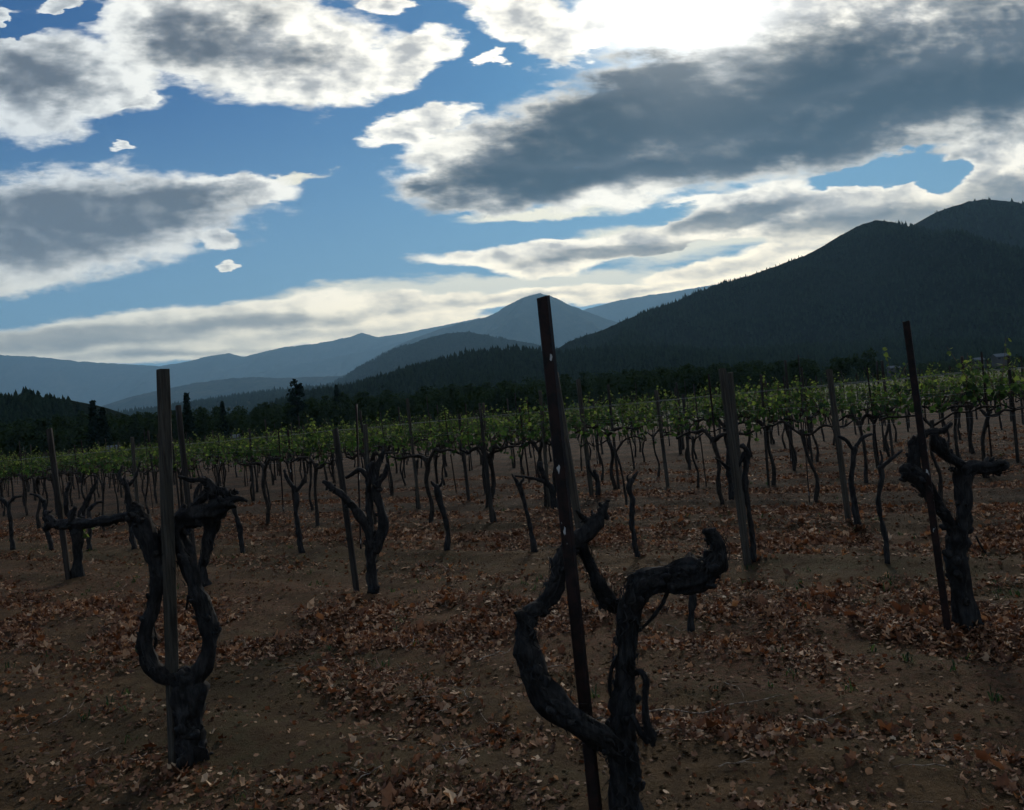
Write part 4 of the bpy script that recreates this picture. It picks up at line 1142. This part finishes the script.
# right: thick-trunked vine with a knuckled head
YC = 5.24
old_vine('thick-trunked old vine with knuckled arms at the right edge', (968, 632), [
    ('trunk', [(973, 642, 18), (969, 630, 15), (966, 615, 12.5), (962, 598, 12), (959, 580, 12), (957, 563, 12.5), (957, 545, 11), (961, 528, 9), (964, 508, 8), (963, 488, 8.5), (963, 476, 9.5), (965, 468, 7)]),
    ('arm', [(962, 474, 8), (972, 468, 8), (985, 467, 8), (996, 466, 8.5), (1003, 465, 7.5), (1008, 463, 3)]),
    ('arm', [(968, 470, 6), (958, 463, 5.5), (949, 457, 5.5), (942, 449, 8), (937, 441, 7), (935, 434, 3)]),
    ('limb', [(958, 540, 9), (950, 522, 6), (940, 508, 6), (930, 494, 8), (920, 481, 10), (910, 472, 9), (901, 468, 5)]),
    ('arm', [(914, 474, 8), (914, 462, 7), (915, 449, 5.5), (920, 438, 4.5), (930, 432, 4), (943, 430, 3.4), (952, 423, 2)]),
    ('spur', [(914, 456, 4), (911, 444, 3), (914, 436, 2)]),
    ('spur', [(985, 472, 3), (984, 478, 1.6)]), ('spur', [(957, 474, 3), (952, 468, 2), (948, 470, 1)]),
    ('shoot', [(976, 536, 1.2), (981, 546, 1), (986, 553, .8)]),
], strips=50, sides=20, fine=.012)
big_post('steel_stake', (906, 320), (949, 638), 5.22, 5.2, .040, .030, 'steel', 'thin leaning dark steel stake in front of the knuckled vine on the right', 12, wob=0)

# forked vine left of centre
old_vine('forked old vine with a raised left arm, left of centre', (373, 598), [
    ('trunk', [(376, 603, 9), (374, 594, 7.5), (372, 580, 6.5), (371, 565, 6.5), (371, 552, 7), (371, 540, 7)]),
    ('arm', [(372, 548, 6), (368, 530, 6), (361, 517, 6), (352, 506, 5), (341, 495, 4), (331, 486, 3.4), (323, 481, 2.2)]),
    ('limb', [(374, 552, 6), (380, 538, 5.5), (383, 522, 5.5), (380, 506, 5.5), (376, 493, 6.5), (378, 482, 5.5), (385, 474, 3.5), (387, 464, 2)]),
    ('limb', [(370, 540, 4), (370, 515, 3.6), (369, 490, 4.4), (370, 470, 4.6), (373, 462, 3)]),
    ('arm', [(376, 488, 5), (376, 470, 5), (381, 458, 3.4), (384, 448, 1.8)]),
    ('spur', [(370, 478, 3.5), (360, 470, 3.5), (352, 474, 2.5), (346, 478, 1.8)]),
], strips=4, sides=14, fine=.02)
# second-row vines
old_vine('stubby old vine beside the dark leaning stake at the left', (77, 581), [
    ('trunk', [(78, 585, 8), (77, 578, 6.5), (77, 560, 5.8), (78, 545, 6), (78, 533, 6.5), (77, 522, 6)]),
    ('arm', [(76, 528, 4.5), (68, 512, 3.4), (66, 496, 3), (70, 482, 2)]), ('arm', [(79, 526, 4), (84, 508, 3.4), (92, 492, 3), (97, 480, 1.8)]),
], strips=2, sides=12, fine=.03, leaves=[(80 + rng.uniform(-6, 10), 530 + rng.uniform(-8, 7)) for _ in range(16)])
old_vine('old vine rising right behind the lyre-shaped vine', (205, 591), [
    ('trunk', [(206, 596, 8.5), (205, 586, 6.5), (203, 568, 5.5), (204, 550, 5.5), (207, 535, 5), (210, 520, 5)]),
    ('arm', [(208, 528, 4), (198, 512, 4), (196, 494, 3), (200, 484, 2)]), ('arm', [(210, 522, 4), (222, 510, 3.4), (232, 504, 2)]),
], strips=2, sides=12, fine=.03)
old_vine('short dark stub of a vine under the hooked arm', (691, 631), [
    ('trunk', [(692, 635, 5.5), (691, 626, 4.2), (692, 610, 3.8), (693, 592, 4.2), (692, 580, 3.6), (694, 566, 3)]),
], strips=1, sides=10, fine=.02, name='vine_stub')

# ------------------------------------------------------------------ leaf litter, twigs and clods
DRY = leaf_bank(9, 16, (-1.1, .9), 5)
DRYS = leaf_bank(19, 10, (-1.2, .9), 3)
def litter_density(n, s):
    """share of the soil under leaves at the cross-row place n"""
    def band(c, w): return math.exp(-((n - c) / w) ** 2)
    e = .30 * noise.noise(Vector((s * .5, n * .6, 7)))
    n += e
    c0 = max(4.3, min(6.4, 6.35 + .30 * s)); d = .85 * band(c0, .72) + .30 * band(3.7, .32) + .25 * band(6.9, .3) + .75 * band(9.1, .75) + .15 * band(2.6, .4) + .02
    if n > 10.3:
        f = ((n - 12.0) / 2.1) % 1.0; d += .7 * math.exp(-((f - .55) / .22) ** 2)
    cl = noise.noise(Vector((s * .9, n * 1.6, 2))) + .6 * noise.noise(Vector((s * 2.6, n * 3.1, 5)))
    return max(0, d * (1 + 2.7 * cl) - .03)
def build_litter():
    r = random.Random(21); P = []; N = []; S = []; T = []
    Ps = []; Ns = []; Ss = []; Ts = []
    def soil_z(x, y):
        z = gz(x, y); return z
    tries = 0
    while len(P) < 60000 and tries < 900000:
        tries += 1
        # even in the picture: more leaves per square metre near the camera
        Y = 2.4 + 20 * r.random() ** 1.6
        x = r.uniform(-.68, .68) * Y + r.uniform(-.5, .5)
        n = x * NV.x + Y * NV.y; s = x * RV.x + Y * RV.y
        d = litter_density(n, s)
        if r.random() > min(1, d) * (.55 + .45 * min(1, Y / 8)) * .9: continue
        z = soil_z(x, Y); pile = min(d, 1.2) * .022
        P.append((x, Y, z + .006 + r.random() * pile)); S.append(r.uniform(.016, .060) * (1 if r.random() < .90 else 1.7) * (1 if Y < 7 else 1.2))
        N.append((r.gauss(0, .30), r.gauss(0, .30), 1)); 
        t = r.betavariate(1.9, 2.1); T.append(t if r.random() > .05 else r.uniform(.85, 1))
    for a in (P, N, S, T): pass
    P = np.array(P); N = np.array(N); S = np.array(S); T = np.array(T)
    V, F_, A = scatter_leaves(P, S, N, DRY, 3, T)
    o = np_obj('leaf_litter', V, F_, M['litter'], A); put_tags(o, kind='stuff')
    # crumbs of leaves everywhere
    n_ = 130000; Y = 2.4 + 16 * nrg.random(n_) ** 1.3; X = nrg.uniform(-.66, .66, n_) * Y
    dens = np.array([litter_density(x * NV.x + y * NV.y, x * RV.x + y * RV.y) for x, y in zip(X, Y)])
    ok = nrg.random(n_) < .10 + dens * .6; X = X[ok]; Y = Y[ok]
    Z = np.array([gz(x, y) for x, y in zip(X, Y)]) + nrg.uniform(.0, .016, len(X))
    P = np.stack([X, Y, Z], -1); N = nrg.normal(0, .5, (len(X), 3)) + [0, 0, 1]
    V, F_, A = scatter_leaves(P, nrg.uniform(.008, .028, len(X)) * (1 + .05 * Y), N, DRYS, 4, nrg.beta(2, 2, len(X)))
    o = np_obj('leaf_crumbs', V, F_, M['litter'], A); put_tags(o, kind='stuff')
build_litter()

def build_clods():
    n_ = 22000; Y = 2.3 + 11 * nrg.random(n_) ** 1.3; X = nrg.uniform(-.66, .66, n_) * Y
    ico = bmesh.new(); bmesh.ops.create_icosphere(ico, subdivisions=1, radius=1.0)
    bv = np.array([tuple(v.co) for v in ico.verts]); bf = np.array([[v.index for v in f.verts] for f in ico.faces]); ico.free()
    k = len(bv)
    keep = np.array([noise.noise(Vector((x * .8, y * .8, 12))) + .25 > nrg.uniform(0, .8) for x, y in zip(X, Y)]); X = X[keep]; Y = Y[keep]; m_ = len(X)
    S = nrg.uniform(.004, .014, m_) * np.where(nrg.random(m_) < .05, 1.6, 1)
    Z = np.array([gz(x, y) for x, y in zip(X, Y)]) + S * .3
    V = bv[None] * S[:, None, None] * nrg.uniform(.45, 1.5, (m_, k, 1)) * np.array([1, 1, .6])
    V += np.stack([X, Y, Z], -1)[:, None]
    F_ = (np.arange(m_)[:, None, None] * k + bf[None]).reshape(-1, 3)
    o = np_obj('soil_clods', V.reshape(-1, 3), F_, M['ground'], smooth=False); put_tags(o, kind='stuff')
build_clods()

def twig_material():
    mt, b, bs, out = material('dry_twig')
    o = b.n('ShaderNodeTexCoord').outputs['Object']
    b.link(b.mix(b.mapr(b.noise(o, 40, 3), .4, .6), (.10, .07, .05), (.36, .29, .22)), bs.inputs['Base Color'])
    return mt
M['twig'] = twig_material()
def twig(buf, x, y, L, a, rad, fork=True):
    P = []; k = 5; px_, py_ = x, y; aa = a
    for i in range(k + 1):
        P.append((px_, py_, gz(px_, py_) + .012 + .03 * abs(math.sin(i * 1.3 + a)) * min(1, L / .5)))
        aa += rng.uniform(-.35, .35); px_ += math.cos(aa) * L / k; py_ += math.sin(aa) * L / k
    tube(buf, P, [rad * (1 - .12 * i) for i in range(k + 1)], 5, .04, .15, .1)
    if fork and rng.random() < .6:
        q = P[2]; a2 = a + rng.choice([-.8, .7]); L2 = L * .45
        tube(buf, [q, (q[0] + math.cos(a2) * L2 * .5, q[1] + math.sin(a2) * L2 * .5, q[2] + .02), (q[0] + math.cos(a2) * L2, q[1] + math.sin(a2) * L2, q[2] + .04)], [rad * .8, rad * .6, rad * .3], 5, .04, .1, .1)
def build_twigs():
    b = Buf()
    for k in range(230):
        Y = 2.7 + 9 * rng.random() ** 1.2; x = rng.uniform(-.62, .62) * Y
        d = litter_density(x * NV.x + Y * NV.y, x * RV.x + Y * RV.y)
        if rng.random() > .3 + d: continue
        twig(b, x, Y, rng.uniform(.06, .32), rng.uniform(0, 6.28), rng.uniform(.0015, .0035))
    o = b.obj('scattered_twigs', M['twig']); put_tags(o, kind='stuff')
    for (u, v, L, a, rad, lab) in [
        (478, 668, .42, 1.0, .005, 'pale forked cane lying on the leaves left of the central vine'),
        (452, 752, .30, -.9, .0035, 'short pale stick on bare soil left of the central vine'),
        (640, 722, .75, .28, .005, 'long dark cane lying right of the central trunk'),
        (600, 742, .42, -.35, .004, 'brown cane on the soil at the foot of the steel stake'),
        (805, 722, .24, -.8, .004, 'short pale stick on the soil in the lower right'),
        (270, 680, .5, .1, .004, 'long thin cane on the soil right of the lyre-shaped vine'),
        (760, 606, .30, 1.5, .004, 'short pale cane standing out of the leaves right of the hooked arm'),
        (405, 655, .35, .9, .004, 'curved pale cane on the leaf band left of centre')]:
        p = ground_pt_z(u, v); bb = Buf(); twig(bb, p.x, p.y, L, a, rad)
        o = bb.obj('fallen_cane', M['twig'], None, p); o.location = p
        put_tags(o, lab, 'twig', 'fallen canes on the soil')
build_twigs()

def build_weeds():
    V = []; F = []; A = []
    r = random.Random(77)
    for k in range(550):
        Y = 3 + 14 * r.random() ** 1.1; x = r.uniform(-.62, .62) * Y
        if noise.noise(Vector((x * .7, Y * .7, 31))) < .08: continue
        z = gz(x, Y)
        for b in range(r.randrange(4, 10)):
            a = r.uniform(0, 6.283); L = r.uniform(.02, .07); w = r.uniform(.002, .005); ox, oy = r.gauss(0, .02), r.gauss(0, .02)
            dx, dy = math.cos(a), math.sin(a); px_, py_ = -dy * w, dx * w
            n0 = len(V); bx_, by_ = x + ox, Y + oy
            V += [(bx_ - px_, by_ - py_, z), (bx_ + px_, by_ + py_, z), (bx_ + dx * L * .5 + px_, by_ + dy * L * .5 + py_, z + L * .8), (bx_ + dx * L * .5 - px_, by_ + dy * L * .5 - py_, z + L * .8),
                  (bx_ + dx * L, by_ + dy * L, z + L * .75)]
            F += [(n0, n0 + 1, n0 + 2), (n0, n0 + 2, n0 + 3), (n0 + 3, n0 + 2, n0 + 4)]
            A += [r.uniform(.0, .7)] * 5
    o = np_obj('weeds', np.array(V), np.array(F), M['leaf'], np.array(A)); put_tags(o, kind='stuff')
build_weeds()
